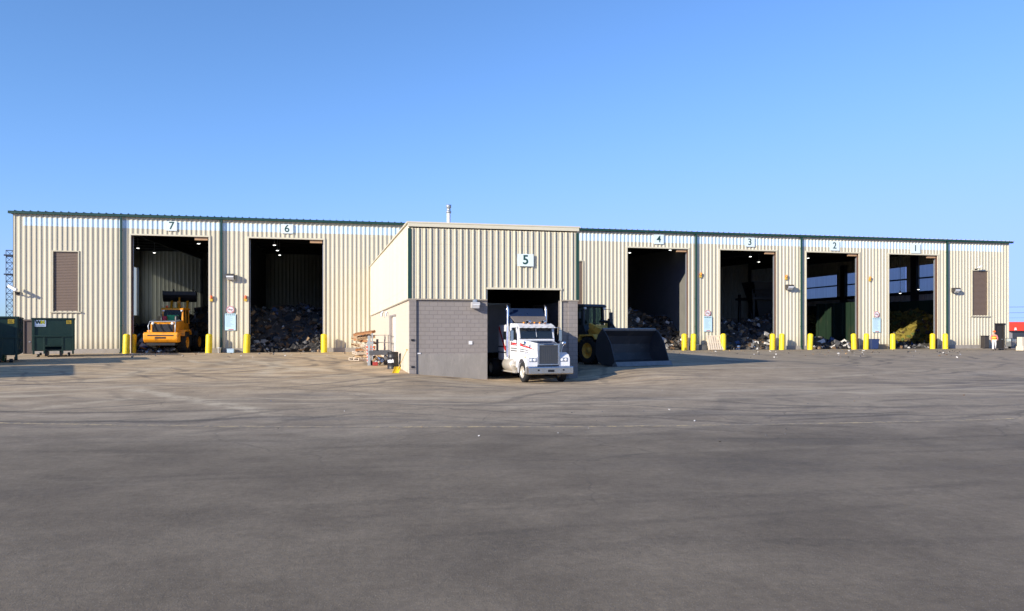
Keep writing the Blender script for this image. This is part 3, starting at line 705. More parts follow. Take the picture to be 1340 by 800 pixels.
baylamp(824, 331, 11.3, 'lit lamp at the annex side of bay 4')
baylamp(853, 339, 11.3, 'lit lamp deeper in the middle of bay 4')
baylamp(877, 327.5, 11.3, 'bright lit lamp close under the header of bay 4')
baylamp(982, 336, 11.3, 'brighter of the two lit lamps inside bay 3')
baylamp(993, 343, 11.3, 'fainter of the two lit lamps inside bay 3')
baylamp(1057.5, 338, 11.3, 'lit lamp at the top corner of bay 2')
baylamp(1178, 384, 7.2, 'lower hanging lit lamp inside bay 1 below the windows')
baylamp(1202, 379, 7.6, 'higher hanging lit lamp inside bay 1 below the windows')

# ================= BOLLARDS =================
BOL = [(165, 1.1, 'yellow bollard outside bay 7 on the dumpster side'), (173.5, -.6, 'yellow bollard half in shade inside bay 7 beside the loader'),
 (273, .9, 'yellow bollard at bay 7 on the notice board side'), (322.7, 1.0, 'yellow bollard between the notice board and the bay 6 heap'),
 (424, 1.0, 'yellow bollard at bay 6 on the stacked pallets side'), (895.7, .9, 'yellow bollard within the opening of bay 4'),
 (907.2, 1.2, 'yellow bollard before the downspout between bays 4 and 3'), (946.5, 1.1, 'yellow bollard beside the leaning wooden pallet at bay 3'),
 (1010.7, .9, 'yellow bollard within the opening of bay 3'), (1023, 1.2, 'yellow bollard under the bronze lamp between bays 3 and 2'),
 (1060, 1.1, 'yellow bollard at bay 2 on the downspout side'), (1117.7, 1.0, 'yellow bollard within bay 2 next to white litter'),
 (1133.2, 1.2, 'yellow bollard on the bay 2 side of the blue cart'), (1168.3, 1.2, 'yellow bollard at bay 1 on the blue cart side'),
 (1220.3, 1.0, 'yellow bollard within the opening of bay 1 away from the cart'), (1237.2, 1.2, 'yellow bollard before the last downspout past bay 1')]
def mk_bollard():
    o = MB(); r = .29; n = 5
    prof = [(r+.012, -.2), (r, .0), (r, 1.62)] + [(r*math.cos(a), 1.62 + .17*math.sin(a)) for a in [R(90)*i/n for i in range(1, n)]] + [(0.0, 1.79)]
    o.lathe(prof, (0,0,0), 'z', 20); return o.build('bollard', YELLOW)
bol = mk_bollard()
for i, (u, dy, lb) in enumerate(BOL):
    o = bol if i == 0 else bol.copy()
    if i: COL.objects.link(o)
    y = D - dy; o.location = (wx(u, y), y, 0); o.rotation_euler = (R(random.uniform(-2, 2)), R(random.uniform(-2, 2)), random.uniform(0, 6))
    tag(o, lb, 'bollard', 'yellow bollards along the facade')

# ================= TRASH HEAPS =================
TR = [paint('trash_dark', (.05, .046, .042), .7, 0, .4), paint('trash_grey', (.11, .11, .115), .8, 0, .4), paint('trash_brown', (.14, .085, .045), .85, 0, .4),
      paint('trash_white', (.55, .54, .52), .7, 0, .2), paint('trash_blue', (.07, .12, .24), .6, 0, .3), paint('trash_card', (.30, .20, .11), .85, 0, .3), paint('trash_black', (.012, .012, .014), .35, 0, .3)]
def scrap(mb, p, s, mi):
    mb.cur = mi
    M = Matrix.Translation(p) @ Matrix.Rotation(random.uniform(0, 6.3), 4, 'Z') @ Matrix.Rotation(random.uniform(-1.1, 1.1), 4, 'X') @ Matrix.Rotation(random.uniform(-.8, .8), 4, 'Y')
    k = random.random(); j = lambda: random.uniform(.75, 1.25)
    if k < .35: mb.box((-s*.5*j(), -s*.35*j(), -s*.22*j()), (s*.5*j(), s*.35*j(), s*.22*j()), M)
    elif k < .6:                                                # crumpled bag
        vs = []
        for i in range(5):
            for q in range(7):
                ph = math.pi*(i+.5)/5; a = 6.283*q/7; r = s*.45*random.uniform(.7, 1.15)
                vs.append(M @ Vector((r*math.sin(ph)*math.cos(a), r*math.sin(ph)*math.sin(a), .75*r*math.cos(ph))))
        mb.add(vs, [(i*7+q, (i+1)*7+q, (i+1)*7+(q+1) % 7, i*7+(q+1) % 7) for i in range(4) for q in range(7)] + [tuple(range(7)), tuple(range(28, 35))])
    elif k < .85:                                               # bent sheet
        vs = [M @ Vector((-s*.6*j(), -s*.4*j(), s*.15*j())), M @ Vector((0, -s*.4*j(), -s*.1)), M @ Vector((s*.6*j(), -s*.3*j(), s*.2*j())),
              M @ Vector((-s*.6*j(), s*.4*j(), s*.2*j())), M @ Vector((0, s*.4*j(), -s*.05)), M @ Vector((s*.6*j(), s*.4*j(), s*.1))]
        mb.add(vs, [(0, 1, 4, 3), (1, 2, 5, 4)])
    else: mb.box((-s*1.0, -s*.07, -s*.05), (s*1.0, s*.07, s*.05), M)   # stick
def hn(x, y, k=0):
    return (math.sin(x*.9+k)*math.cos(y*1.1+2*k) + .6*math.sin(x*2.1+y*1.7+k) + .35*math.sin(x*4.3-y*3.9+3*k))*.5
def heap(name, label, x0, x1, y0, y1, hf, n, w, smin=.18, smax=.6, k=0, st=.35):
    mb = MB(); nxx = int((x1-x0)/st)+1; nyy = int((y1-y0)/st)+1
    H = lambda x, y: max(.01, hf(x, y)*(1+.16*hn(x*.8, y*.8, k)) + .16*hn(x*1.9, y*1.9, k)*min(1, hf(x, y)))
    vs = [(x0+(x1-x0)*i/(nxx-1)+random.uniform(-.08, .08), y0+(y1-y0)*j/(nyy-1)+random.uniform(-.08, .08), H(x0+(x1-x0)*i/(nxx-1), y0+(y1-y0)*j/(nyy-1))+random.uniform(-.06, .1)) for j in range(nyy) for i in range(nxx)]
    mb.cur = 0; mb.add(vs, [(j*nxx+i, j*nxx+i+1, (j+1)*nxx+i+1, (j+1)*nxx+i) for j in range(nyy-1) for i in range(nxx-1)])
    for _ in range(n):
        x = random.uniform(x0, x1); y = y0 + (y1-y0)*random.random()**1.4
        h = H(x, y)
        s = smin*.7 + (smax*1.7-smin*.7)*random.random()**2.6
        scrap(mb, (x, y, h+s*.1), s, random.choices(range(7), w)[0])
    return tag(mb.build(name, TR, None, fix=False), label, 'trash heap', None, 'stuff')
W1 = [26, 20, 18, 7, 2, 9, 18]
a, b_ = DW[6]
def h6(x, y): return 4.25*sstep(D+1.2, D+8.2, y)**.8*(1-.22*sstep(b_-2.5, b_+3, x))*(1-.10*(1-sstep(a-2, a+2.5, x)))
heap('trash_heap', 'tall dark heap of mixed trash filling the back of bay 6', a-2.5, b_+3.5, D+.9, D+13, h6, 2200, W1, .12, .45, k=1)
a, b_ = DW[4]
def h4(x, y): return (5.7-2.3*sstep(a+1.5, b_-1, x)+.8*sstep(b_-.8, b_+6, x))*sstep(D+2.0, D+8.5, y)**.8
heap('trash_heap', 'dark trash heap in bay 4 that slopes down away from the annex', a-1.5, b_+6, D+1.6, D+13, h4, 1900, W1, .12, .5, k=2)
a, b_ = DW[3]
def h3(x, y): return (4.3-1.6*sstep(a+1, b_+1, x)+.9*sstep(b_, b_+7, x))*sstep(D+1.2, D+8.5, y)**.85
heap('trash_heap', 'dark heap of fine trash in bay 3 with blue and brown scraps at its foot', a-1, b_+7, D+.8, D+13, h3, 1700, W1, .15, .45, k=3)
a, b_ = DW[2]
def h2(x, y): return (1.3-.4*sstep(a, b_, x)+.4*hn(x*.6, y*.6, 4))*sstep(D+1.5, D+5, y)*(1-sstep(D+7.5, D+10, y))
heap('trash_heap', 'low scattered heap of bags and scraps in bay 2', a-.5, b_+7, D+1.0, D+10, h2, 620, [20, 22, 10, 12, 9, 9, 18], .15, .6, k=4)
a, b_ = DW[1]
def h1(x, y): return (.45+.25*hn(x*.6, y*.6, 4))*sstep(D+1.5, D+5, y)
heap('trash_heap', 'thin spread of scraps along the floor of bay 1', a-.3, b_+6, D+1.2, D+12, h1, 420, [20, 22, 12, 16, 9, 9, 12], .12, .45, k=5)
def h1b(x, y): return .1 + 4.3*sstep(BX1-8, BX1-2.2, x)*sstep(D+7, D+11, y)
TR_KEEP = TR; TR = [paint('yard_olive', (.16, .13, .02), .9, 0, .5, 2), paint('yard_mustard', (.22, .17, .024), .9, 0, .4, 3), paint('yard_brown', (.09, .06, .022), .9, 0, .4), TR_KEEP[3], paint('yard_green', (.08, .11, .025), .9, 0, .4), paint('yard_straw', (.22, .18, .04), .9, 0, .3), TR_KEEP[0]]
heap('yard_waste_heap', 'tall mustard green heap of yard waste against the end wall in bay 1', BX1-8.5, BX1-1.75, D+7, D+36, h1b, 2600, [20, 34, 12, 1, 12, 18, 6], .15, .55, k=8)
TR = TR_KEEP
a, b_ = DW[7]
def h7(x, y): return 4.3*sstep(D+8.5, D+14, y)*(1-.45*(1-sstep(a, a+5, x)))
heap('trash_heap', 'dark heap of trash behind the yellow loader in bay 7', a-3, b_+4, D+8.2, D+17, h7, 900, W1, k=6)
def h7b(x, y): return 2.1*math.exp(-((x-(a+.4))/1.25)**2-((y-(D+4.2))/2.0)**2)
heap('trash_heap', 'pale grey blue mound of bags beside the loader in bay 7', a-1.8, a+3.0, D+.9, D+8.2, h7b, 300, [6, 25, 8, 16, 25, 8, 8], .2, .7, k=7)
# loose litter blown over the yard
mb = MB()
for i in range(520):
    if i < 300 and i % 3: continue
    if i < 300: u, v = random.uniform(0, 1340), 463 + 120*random.random()**2.2
    else: u, v = random.gauss(*random.choice([(1085, 30), (1125, 12), (990, 22), (380, 45), (190, 25), (860, 25), (1240, 25), (300, 60)])), 459.5 + random.random()**2*9
    x, y = gp(u, v)
    if y > D-.4 or (AX0-.3 < x < AX1+.4 and y > AY-.6): continue
    s = random.uniform(.02, .05) if i < 300 else random.uniform(.06, .2)
    scrap(mb, (x, y, dip(x, y)+s*.15), s, random.choices(range(7), [10, 22, 8, 20 if i > 300 else 14, 2, 8, 6])[0])
tag(mb.build('litter', TR, None, fix=False), 'small scraps of paper and debris strewn over the asphalt', 'litter', None, 'stuff')

# ================= WHEEL PART =================
def wheel(parent, c, r, w, rimmat, s, lug=True, rimr=.56, nm='wheel'):
    e = bpy.data.objects.new(nm, None); COL.objects.link(e); e.parent = parent; e.location = c; e.empty_display_size = .2
    mb = MB(); h = w/2
    mb.lathe([(r*rimr, -h*.86), (r*.80, -h), (r*.94, -h*.92), (r, -h*.72), (r, h*.72), (r*.94, h*.92), (r*.80, h), (r*rimr, h*.86)], (0,0,0), 'y', 28)
    if lug:
        for k in range(24):
            for sd in (-1, 1):
                a = 2*math.pi*(k + (.5 if sd > 0 else 0))/24; M = Matrix.Rotation(-a, 4, 'Y') @ Matrix.Rotation(sd*R(25), 4, 'X')
                mb.box((r*.955, -.02*0+ (0 if sd > 0 else -h*.9), -r*.045), (r*1.025, (h*.9 if sd > 0 else 0), r*.045), Matrix.Rotation(-a, 4, 'Y'))
    mb.build('tyre', BLACK, e)
    mb = MB(); o = s*h
    mb.lathe([(r*rimr, o*.88), (r*rimr*.92, o*.80), (r*rimr*.86, o*.45), (r*rimr*.45, o*.35), (r*rimr*.42, o*.62), (r*rimr*.18, o*.68), (0, o*.70)], (0,0,0), 'y', 24)
    mb.lathe([(r*rimr, -o*.88), (r*rimr*.85, -o*.3), (0, -o*.25)], (0,0,0), 'y', 20)
    for k in range(10):
        a = 2*math.pi*k/10; mb.lathe([(r*.035, o*.40), (r*.035, o*.52), (0, o*.53)], (r*rimr*.62*math.cos(a), 0, r*rimr*.62*math.sin(a)), 'y', 6)
    mb.build('rim', rimmat, e)
    return e

# ================= WHEEL LOADERS =================
def loader(name, label, loc, rz, sc, ymat, raised, BW, bent=0.0):
    t = thing(name, label, 'wheel loader', loc, rz, None, sc)
    for x in (1.7, -1.7):
        for s in (-1, 1): wheel(t, (x, s*1.08, .82), .82, .66, ymat, s)
    mb = MB(); mb.prism([(-3.3, 1.1), (-3.35, 2.25), (-3.15, 2.42), (-.95, 2.55), (-.95, 1.1)], -.92, .92); mb.build('engine_hood', ymat, t, .05)
    mb = MB(); mb.prism([(-3.95, 1.05), (-3.95, 1.50), (-3.85, 1.62), (-3.2, 1.62), (-3.2, .85), (-3.75, .82)], -1.28, 1.28); mb.build('counterweight', ymat, t, .10)
    mb = MB(); mb.box((-3.85, -1.05, .62), (-3.0, 1.05, .80)); mb.box((-3.97, -.4, 1.14), (-3.945, .4, 1.26)); mb.build('tow_plate', BLACKP, t)
    mb = MB(); mb.box((-3.40, -.78, 1.64), (-3.34, .78, 2.26))
    for k in range(7): mb.box((-3.43, -.78, 1.68+k*.085), (-3.39, .78, 1.70+k*.085))
    mb.build('grille', BLACKP, t)
    mb = MB()
    for s in (-1, 1): mb.tube([(-3.5, s*.95, 1.62), (-3.62, s*1.0, 2.1), (-3.4, s*.95, 2.45), (-2.2, s*.9, 2.62)], .035, 6)
    mb.tube([(-3.4, -.95, 2.45), (-3.4, .95, 2.45)], .035, 6); mb.build('guard_rail', GALV, t)
    for s in (-1, 1):
        mb = MB(); mb.prism([(-2.75, 1.35), (-2.55, 1.80), (-1.0, 1.85), (-.72, 1.5), (-.85, 1.42), (-1.05, 1.72), (-2.5, 1.68), (-2.65, 1.32)], s*.80, s*1.42); mb.split('fender', ymat, t, .02)
        mb = MB(); mb.prism([(.85, 1.35), (1.05, 1.75), (2.3, 1.78), (2.55, 1.5), (2.45, 1.45), (2.25, 1.68), (1.1, 1.65), (.95, 1.3)], s*.82, s*1.42); mb.build('fender', BLACKP if raised else ymat, t, .02)
        mb = MB(); mb.ball((-3.42, s*.72, 2.30), (.07, .12, .10), 10, 6); mb.build('headlight', lamp_lens2, t)
        mb = MB()
        for k in range(4): mb.box((-.75+.02*k, s*1.25, .55+.32*k), (-.25, s*1.45, .59+.32*k))
        for xx in (-.78, -.24): mb.box((xx, s*1.28, .5), (xx+.04, s*1.42, 1.9))
        mb.build('ladder', BLACKP, t)
        mb = MB(); mb.ball((.78, s*.75, 3.35), (.07, .11, .09), 10, 6); mb.ball((-.98, s*.70, 3.36), (.07, .11, .10), 10, 6); mb.build('headlight', lamp_lens2, t)
        mb = MB(); mb.tube([(.7, s*.8, 3.3), (.85, s*1.2, 3.3), (.85, s*1.25, 3.0)], .02, 6); mb.box((.82, s*1.13-.02, 2.72), (.88, s*1.33+.02, 3.12)); mb.build('mirror', BLACKP, t)
    # cab
    mb = MB()
    mb.prism([(-.95, 1.75), (-.95, 2.35), (.62, 2.35), (.95, 1.75)], -.78, .78)
    cab = mb.build('cab', ymat if raised else BLACKP, t, .03)
    mb = MB()
    for s in (-1, 1):
        for (xa, xb) in ((-.92, -.80), (.62, .62), (-.18, -.14)):
            w = .08 if xa > -.5 else .13
            mb.hexa([(xa-w, s*.78-.06, 2.3), (xa+w, s*.78-.06, 2.3), (xa+w, s*.78+.06, 2.3), (xa-w, s*.78+.06, 2.3)], [(xb-w, s*.74-.06, 3.42), (xb+w, s*.74-.06, 3.42), (xb+w, s*.74+.06, 3.42), (xb-w, s*.74+.06, 3.42)])
    mb.split('pillar', ymat if raised else BLACKP, cab)
    mb = MB(); mb.prism([(-1.08, 3.42), (-1.08, 3.52), (-.85, 3.60), (.7, 3.60), (.88, 3.50), (.88, 3.42)], -.86, .86); mb.build('roof', ymat if raised else BLACKP, cab, .03)
    mb = MB()
    for s in (-1, 1): mb.box((-.9, s*.755-.008, 2.36), (.62, s*.755+.008, 3.42))
    mb.box((.60, -.72, 2.36), (.615, .72, 3.42)); mb.box((-.93, -.70, 2.36), (-.915, .70, 3.42)); mb.build('window', CLEARG, cab)
    mb = MB(); mb.box((-.55, -.25, 2.3), (-.05, .25, 2.5)); mb.box((-.6, -.25, 2.5), (-.45, .25, 3.15)); mb.build('seat', BLACKP, cab)
    mb = MB(); mb.lathe([(.09, 3.60), (.09, 3.72), (.06, 3.78), (0, 3.79)], (-.6, .55 if raised else -.3, 0), 'z', 12); mb.build('beacon', ORANGE, t)
    if raised:
        mb = MB(); mb.box((-1.12, -.50, 2.45), (-1.02, .40, 3.0)); mb.build('cab_glint_plate', paint('green_glint', (.02, .30, .08), .3), t)  # green glint in the cab, painted as an added plate
        mb = MB(); mb.box((-1.4, .35, 2.45), (-1.0, .75, 2.9)); mb.build('air_intake', RED, t)
    mb = MB(); mb.lathe([(.07, 2.5), (.07, 3.05), (.0, 3.05)], (-2.2, .45, 0), 'z', 12); mb.lathe([(.16, 2.5), (.16, 2.85), (.1, 2.95), (0, 2.95)], (-1.6, -.5, 0), 'z', 12); mb.build('exhaust', BLACKP, t)
    # chassis
    mb = MB(); mb.box((-3.0, -.5, .65), (.3, .5, 1.3)); mb.box((-2.0, -1.0, .66), (-1.4, 1.0, .98)); mb.box((1.4, -1.0, .66), (2.0, 1.0, .98)); mb.cbox((.45, 0, 1.15), (.5, .35, 1.0)); mb.build('chassis', BLACKP, t)
    mb = MB(); mb.prism([(.55, .75), (.75, 2.0), (1.15, 2.35), (1.6, 2.2), (2.5, 1.1), (2.4, .7)], -.55, .55); mb.build('front_frame', ymat, t, .04)
    # arms
    px, pz = (2.75, 4.25) if raised else (3.25, .62)
    for s in (-1, 1):
        kx, kz = (2.1, 3.3) if raised else (2.35, 1.75)
        mb = MB(); mb.prism([(1.05, 2.20), (1.1, 2.45), (kx, kz+.28), (px+.12, pz+.16), (px+.1, pz-.16), (kx-.1, kz-.25)], s*.62-.09, s*.62+.09); mb.build('arm', ymat, t, .02)
        mb = MB(); mb.tube([(.9, s*.4, 1.2), (kx-.1, s*.42, kz-.1)], .09, 10); mb.build('cylinder', BLACKP, t)
    mb = MB(); mb.tube([(1.3, 0, 2.55), (2.2, 0, (kz+.75))], .10, 10); mb.box((2.1, -.12, kz+.1), (2.3, .12, kz+.95)); mb.tube([(2.2, 0, kz+.8), (px+.1, 0, pz+.75)], .07, 8); mb.box((kx-.15, -.6, kz-.1), (kx+.15, .6, kz+.12)); mb.build('tilt_linkage', BLACKP if not raised else ymat, t)
    # bucket
    prof = [(.55, 2.08), (.18, 1.75), (-.02, 1.25), (-.02, .70), (.18, .25), (.55, .06), (1.72, .0)]
    inn = [(1.72, .05), (.58, .14), (.26, .32), (.08, .72), (.08, 1.22), (.27, 1.68), (.60, 1.98)]
    ang = R(52) if raised else 0.0
    def bt(p):
        x, z = p[0], p[1]-.62
        return (px+.1 + x*math.cos(ang) - z*math.sin(ang), pz + x*math.sin(ang) + z*math.cos(ang))
    k = .62 if raised else 1.0
    sz = lambda P_: [bt((q[0]*k, .62+(q[1]-.62)*k)) for q in P_]
    mb = MB(); o_, i_ = sz(prof), sz(inn[::-1]); n = len(prof)
    for j in range(n-1):
        a, b2, c2, d2 = o_[j], o_[j+1], i_[j+1], i_[j]
        mb.prism([a, b2, c2, d2], -BW/2, BW/2)
    BK = BLACKP if raised else BUCK; bk = mb.build('bucket', BK, t)
    side = sz([(.55, 2.08), (.18, 1.75), (-.02, 1.25), (-.02, .70), (.18, .25), (.55, .06), (1.60, .02), (1.62, .3), (1.25, 1.3), (.85, 1.85)])
    mb = MB()
    for s in (-1, 1): mb.prism(side, s*(BW/2+.002), s*(BW/2+.055))
    mb.split('side_plate', BK, bk)
    mb = MB(); mb.prism(sz([(1.45, -.035), (1.80, -.035), (1.88, .02), (1.72, .26), (1.64, .26), (1.45, .10)]), -BW/2-.08, BW/2+.08)
    mb.build('cutting_edge', paint('worn_edge', (.20, .195, .19), .6, .2, .5, 4, dirt=(.20, .17, .14)), bk)
    if not raised:
        mb = MB(); mb.prism(sz([(.60, 1.99), (.62, 2.10), (.50, 2.14), (.47, 2.06)]), -BW/2, BW/2)
        mb.build('spill_guard', paint('scuffed_steel', (.16, .16, .16), .5, .3, .5, 6), bk)
    else:
        mb = MB()
        for yy in (-BW/2+.1, BW/2-.9): mb.prism(sz([(.55, 2.05), (.25, 2.7), (.35, 2.7), (.75, 1.95)]), yy, yy+.1)
        mb.split('spill_plate', BUCK, bk)
    if raised:
        mb = MB(); mb.hexa([(-3.12, -.86, 2.425), (-3.12, .86, 2.425), (-1.15, .86, 2.54), (-1.15, -.86, 2.54)], [(-3.12, -.84, 2.46), (-3.12, .84, 2.46), (-1.15, .84, 2.58), (-1.15, -.84, 2.58)]); mb.build('hood_cover', GALV, t)
        mb = MB()
        for y in (-.55, .05, .5): mb.tube([(-3.46, y-.1, 1.7), (-3.5, y+.1, 2.0), (-3.44, y+.15, 2.3)], .03, 6)
        mb.split('hose', BLACK, t)
        mb = MB(); mb.box((-3.975, -.95, 1.34), (-3.945, .95, 1.42)); mb.build('counterweight_slot', BLACKP, t)
    if bent:
        Mr = Matrix.Rotation(bent, 4, 'Z')
        for ch in t.children:
            if ch.name.split('.')[0] in ('front_frame', 'arm', 'cylinder', 'tilt_linkage', 'bucket'): ch.matrix_local = Mr @ ch.matrix_local
    return t
lamp_lens2 = paint('lamp_lens_white', (.8, .8, .78), .2, 0, .03)
BUCK = paint('bucket_black', (.040, .040, .044), .55, .1, .4, 2, dirt=(.13, .11, .09), dirt_amt=.6, bump=.2)
# cab glass that can be seen through
m = bpy.data.materials.new('clear_cab_glass'); m.use_nodes = True; nt = m.node_tree; bb = nt.nodes['Principled BSDF']
bb.inputs['Base Color'].default_value = (.02, .03, .03, 1); bb.inputs['Roughness'].default_value = .05
tr = nd(nt, 'ShaderNodeBsdfTransparent'); tr.inputs[0].default_value = (.55, .66, .64, 1)
mx = nd(nt, 'ShaderNodeMixShader'); mx.inputs[0].default_value = .3
nt.links.new(tr.outputs[0], mx.inputs[1]); nt.links.new(bb.outputs[0], mx.inputs[2]); nt.links.new(mx.outputs[0], nt.nodes['Material Output'].inputs[0]); CLEARG = m
hx, hy = math.sin(R(6)), math.cos(R(6))
loader('wheel_loader', 'yellow wheel loader backed into bay 7 with its bucket raised', (-15.5+hx*4.5, 76.6+hy*4.5, 0), math.atan2(hy, hx), 1.19, CATY, True, 2.5, R(11))
hB = Vector((.36, -.933)).normalized(); eB = Vector((17.45, 42.45)); cB = eB - hB*(3.25+.1+1.8)
loader('wheel_loader', 'dusty wheel loader in the annex shadow with a wide black bucket on the ground', (cB.x, cB.y, 0), math.atan2(hB.y, hB.x), 1.03, CATD, False, 4.05)

# ================= TRUCK =================
TRW = paint('truck_white', (.70, .71, .72), .3, 0, .08, 2.5, dirt=(.42, .38, .32), dirt_amt=.55)
def truck():
    WHITE = TRW
    t = thing('semi_truck', 'white conventional semi truck with red stripes emerging from bay 5', 'truck', (9.52, 33.9, -.335), R(-84.5), None, .9)
    BL = BLACKP
    # hood: tapering, with side panels
    f, r_ = -.42, -2.12
    mb = MB(); mb.hexa([(f, -.60, .98), (f, .60, .98), (r_, .98, .98), (r_, -.98, .98)], [(f-.02, -.56, 1.98), (f-.02, .56, 1.98), (r_, .90, 2.16), (r_, -.90, 2.16)])
    hood = mb.build('hood', WHITE, t, .06)
    mb = MB(); mb.hexa([(f-.06, -.50, 1.985), (f-.06, .50, 1.985), (f-.95, .60, 2.08), (f-.95, -.60, 2.08)], [(f-.06, -.48, 2.00), (f-.06, .48, 2.00), (f-.95, .58, 2.10), (f-.95, -.58, 2.10)]); mb.build('bug_deflector', NAVY, hood)
    # fenders with wheel arch
    for s in (-1, 1):
        prof = [(-.38, .86), (-.38, 1.22), (-.55, 1.42), (-.85, 1.52), (-1.75, 1.50), (-2.1, 1.30), (-2.12, .72), (-1.83, .72)]
        for k in range(0, 9): 
            a = R(-10 + 200*k/8); prof.append((-1.18-.66*math.cos(math.pi - a) if False else -1.18 - .64*math.cos(a), .56 + .64*math.sin(a)))
        prof.append((-.5, .72))
        mb = MB(); mb.prism(prof, s*.60, s*1.17); mb.build('fender', WHITE, t, .035)
        e = MB(); e.box((-.40, s*.84-.20, 1.06), (-.365, s*.84+.20, 1.26)); hl = e.build('headlight', CHROME, t, .01)
        e = MB()
        for q in (-.1, .1): e.ball((-.365, s*.84+q, 1.16), (.02, .085, .075), 10, 6)
        e.build('lens', LENS, hl)
        e = MB(); e.ball((-.62, s*1.175, 1.30), (.07, .02, .05), 10, 6); e.build('turn_signal', AMBER, t)
        wheel(t, (-1.18, s*1.0, .52), .52, .30, DULLST, s, False, .60)
        for x in (-6.6, -7.9): wheel(t, (x, s*.92, .52), .52, .58, DULLST, s, False, .6)
    # grille with chrome surround
    mb = MB(); mb.box((-.42, -.60, .88), (-.34, -.50, 1.98)); mb.box((-.42, .50, .88), (-.34, .60, 1.98)); mb.box((-.42, -.5, 1.88), (-.34, .5, 1.98)); mb.box((-.42, -.5, .88), (-.34, .5, .96)); gr = mb.build('grille', CHROME, t, .02)
    mb = MB(); mb.box((-.405, -.5, .96), (-.385, .5, 1.88))
    for k in range(22): mb.box((-.385, -.5, .97+k*.0415), (-.365, .5, .985+k*.0415))
    for k in range(9): mb.box((-.387, -.46+k*.115, .96), (-.362, -.445+k*.115, 1.88))
    mb.build('mesh', paint('grille_mesh', (.12, .125, .13), .4, .6, .1), gr)
    mb = MB(); mb.box((-.338, -.26, 1.905), (-.33, .26, 1.955)); mb.build('emblem', NAVY, gr)
    mb = MB(); mb.prism([(-.02, .44), (.0, .5), (.0, .78), (-.02, .84), (-.42, .84), (-.42, .44)], -1.2, 1.2); bp = mb.build('bumper', CHROME, t, .03)
    mb = MB(); mb.box((.002, -.17, .56), (.012, .17, .68)); mb.box((.001, .62, .62), (.012, .72, .70)); mb.box((.001, -.72, .62), (.012, -.62, .70)); mb.build('plate_recess', BL, bp)
    # cab
    mb = MB(); mb.prism([(-2.12, 1.0), (-2.12, 2.16), (-2.34, 2.90), (-2.55, 3.02), (-3.55, 3.04), (-3.55, 1.0)], -1.03, 1.03); cab = mb.build('cab', WHITE, t, .05)
    mb = MB()
    n_ = Vector((.74, 0, .22)).normalized()*.012
    def ws(y0, y1, z0, z1):
        xa = lambda z: -2.12 - .22*(z-2.16)/.74
        mb.hexa([(xa(z0), y0, z0), (xa(z0), y1, z0), (xa(z0)+n_.x, y1, z0+n_.z), (xa(z0)+n_.x, y0, z0+n_.z)], [(xa(z1), y0, z1), (xa(z1), y1, z1), (xa(z1)+n_.x, y1, z1+n_.z), (xa(z1)+n_.x, y0, z1+n_.z)])
    ws(-.90, -.02, 2.24, 2.82); ws(.02, .90, 2.24, 2.82); mb.build('windshield', GLASS, cab)
    mb = MB(); mb.box((-2.16, -.95, 2.205), (-2.115, .95, 2.235)); mb.box((-2.34, -.022, 2.24), (-2.12, .022, 2.3)); mb.build('wiper_rail', BL, cab)
    mb = MB(); mb.prism([(-2.33, 2.84), (-1.98, 2.78), (-1.98, 2.82), (-2.40, 2.97)], -1.0, 1.0); vz = mb.build('sun_visor', WHITE, t)
    mb = MB()
    for k in range(6): 
        y = -.92+k*.34
        mb.add([(-1.972, y, 2.785), (-1.972, y+.12, 2.785), (-2.02, y+.22, 2.845), (-2.02, y+.10, 2.845)], [(0, 1, 2, 3)])
    mb.build('visor_stripes', BL, vz, fix=False)
    for s in (-1, 1):
        mb = MB(); mb.box((-3.35, s*1.032-.002, 1.05), (-2.28, s*1.032+.006, 2.92)); dr = mb.build('door', WHITE, t, .004)
        mb = MB(); mb.prism([(-2.34, 2.15), (-2.52, 2.80), (-3.22, 2.80), (-3.22, 2.15)], s*1.038, s*1.046); mb.build('window', GLASS, dr)
        mb = MB(); mb.box((-3.28, s*1.045-.01, 1.95), (-3.12, s*1.045+.02, 1.99)); mb.build('handle', CHROME, dr)
        mb = MB(); mb.tube([(-2.3, s*1.04, 2.8), (-2.2, s*1.36, 2.8), (-2.2, s*1.36, 1.9), (-2.3, s*1.04, 1.9)], .02, 6); mb.box((-2.24, s*1.36-.08, 2.1), (-2.16, s*1.36+.08, 2.65)); mb.build('mirror', CHROME, t)
        mb = MB(); mb.tube([(-1.0, s*.95, 1.52), (-1.0, s*1.05, 1.9)], .012, 6); mb.ball((-1.0, s*1.08, 1.98), (.07, .12, .12), 12, 8); mb.build('fender_mirror', CHROME, t)
        # stack
        mb = MB(); mb.tube([(-3.66, s*1.10, 1.2), (-3.66, s*1.10, 3.75), (-3.68, s*1.10, 3.9), (-3.80, s*1.10, 4.02)], .075, 12); mb.tube([(-3.66, s*1.10, 1.3), (-3.66, s*1.10, 2.6)], .125, 12); mb.build('exhaust_stack', CHROME, t)
        # stripes, standing just proud of hood, door and sleeper
        def strip(pts, y, mat, nm, par): 
            q = MB(); q.add([(x, y + s*(abs_ if False else 0), z) for x, z in pts], [tuple(range(len(pts)))]); return q.build(nm, mat, par, fix=False)
        yh = lambda x: s*(.60 + (.98-.60)*(f-x)/(f-r_))
        def hs(lo, hi, mat):                    # ribbon that follows the tapering hood side
            q = MB(); vs = []; n = 8
            for i in range(n+1):
                for P0, P1 in (lo, hi):
                    x = P0[0]+(P1[0]-P0[0])*i/n; z = P0[1]+(P1[1]-P0[1])*i/n
                    tx = (f-x)/(f-r_); k = (z-.98)/(1.0+.18*tx); vs.append((x, s*((.60+.38*tx)*(1-k)+(.56+.34*tx)*k+.014), z))
            q.add(vs, [(2*i, 2*i+2, 2*i+3, 2*i+1) for i in range(n)]); q.build('stripe', mat, hood, fix=False)
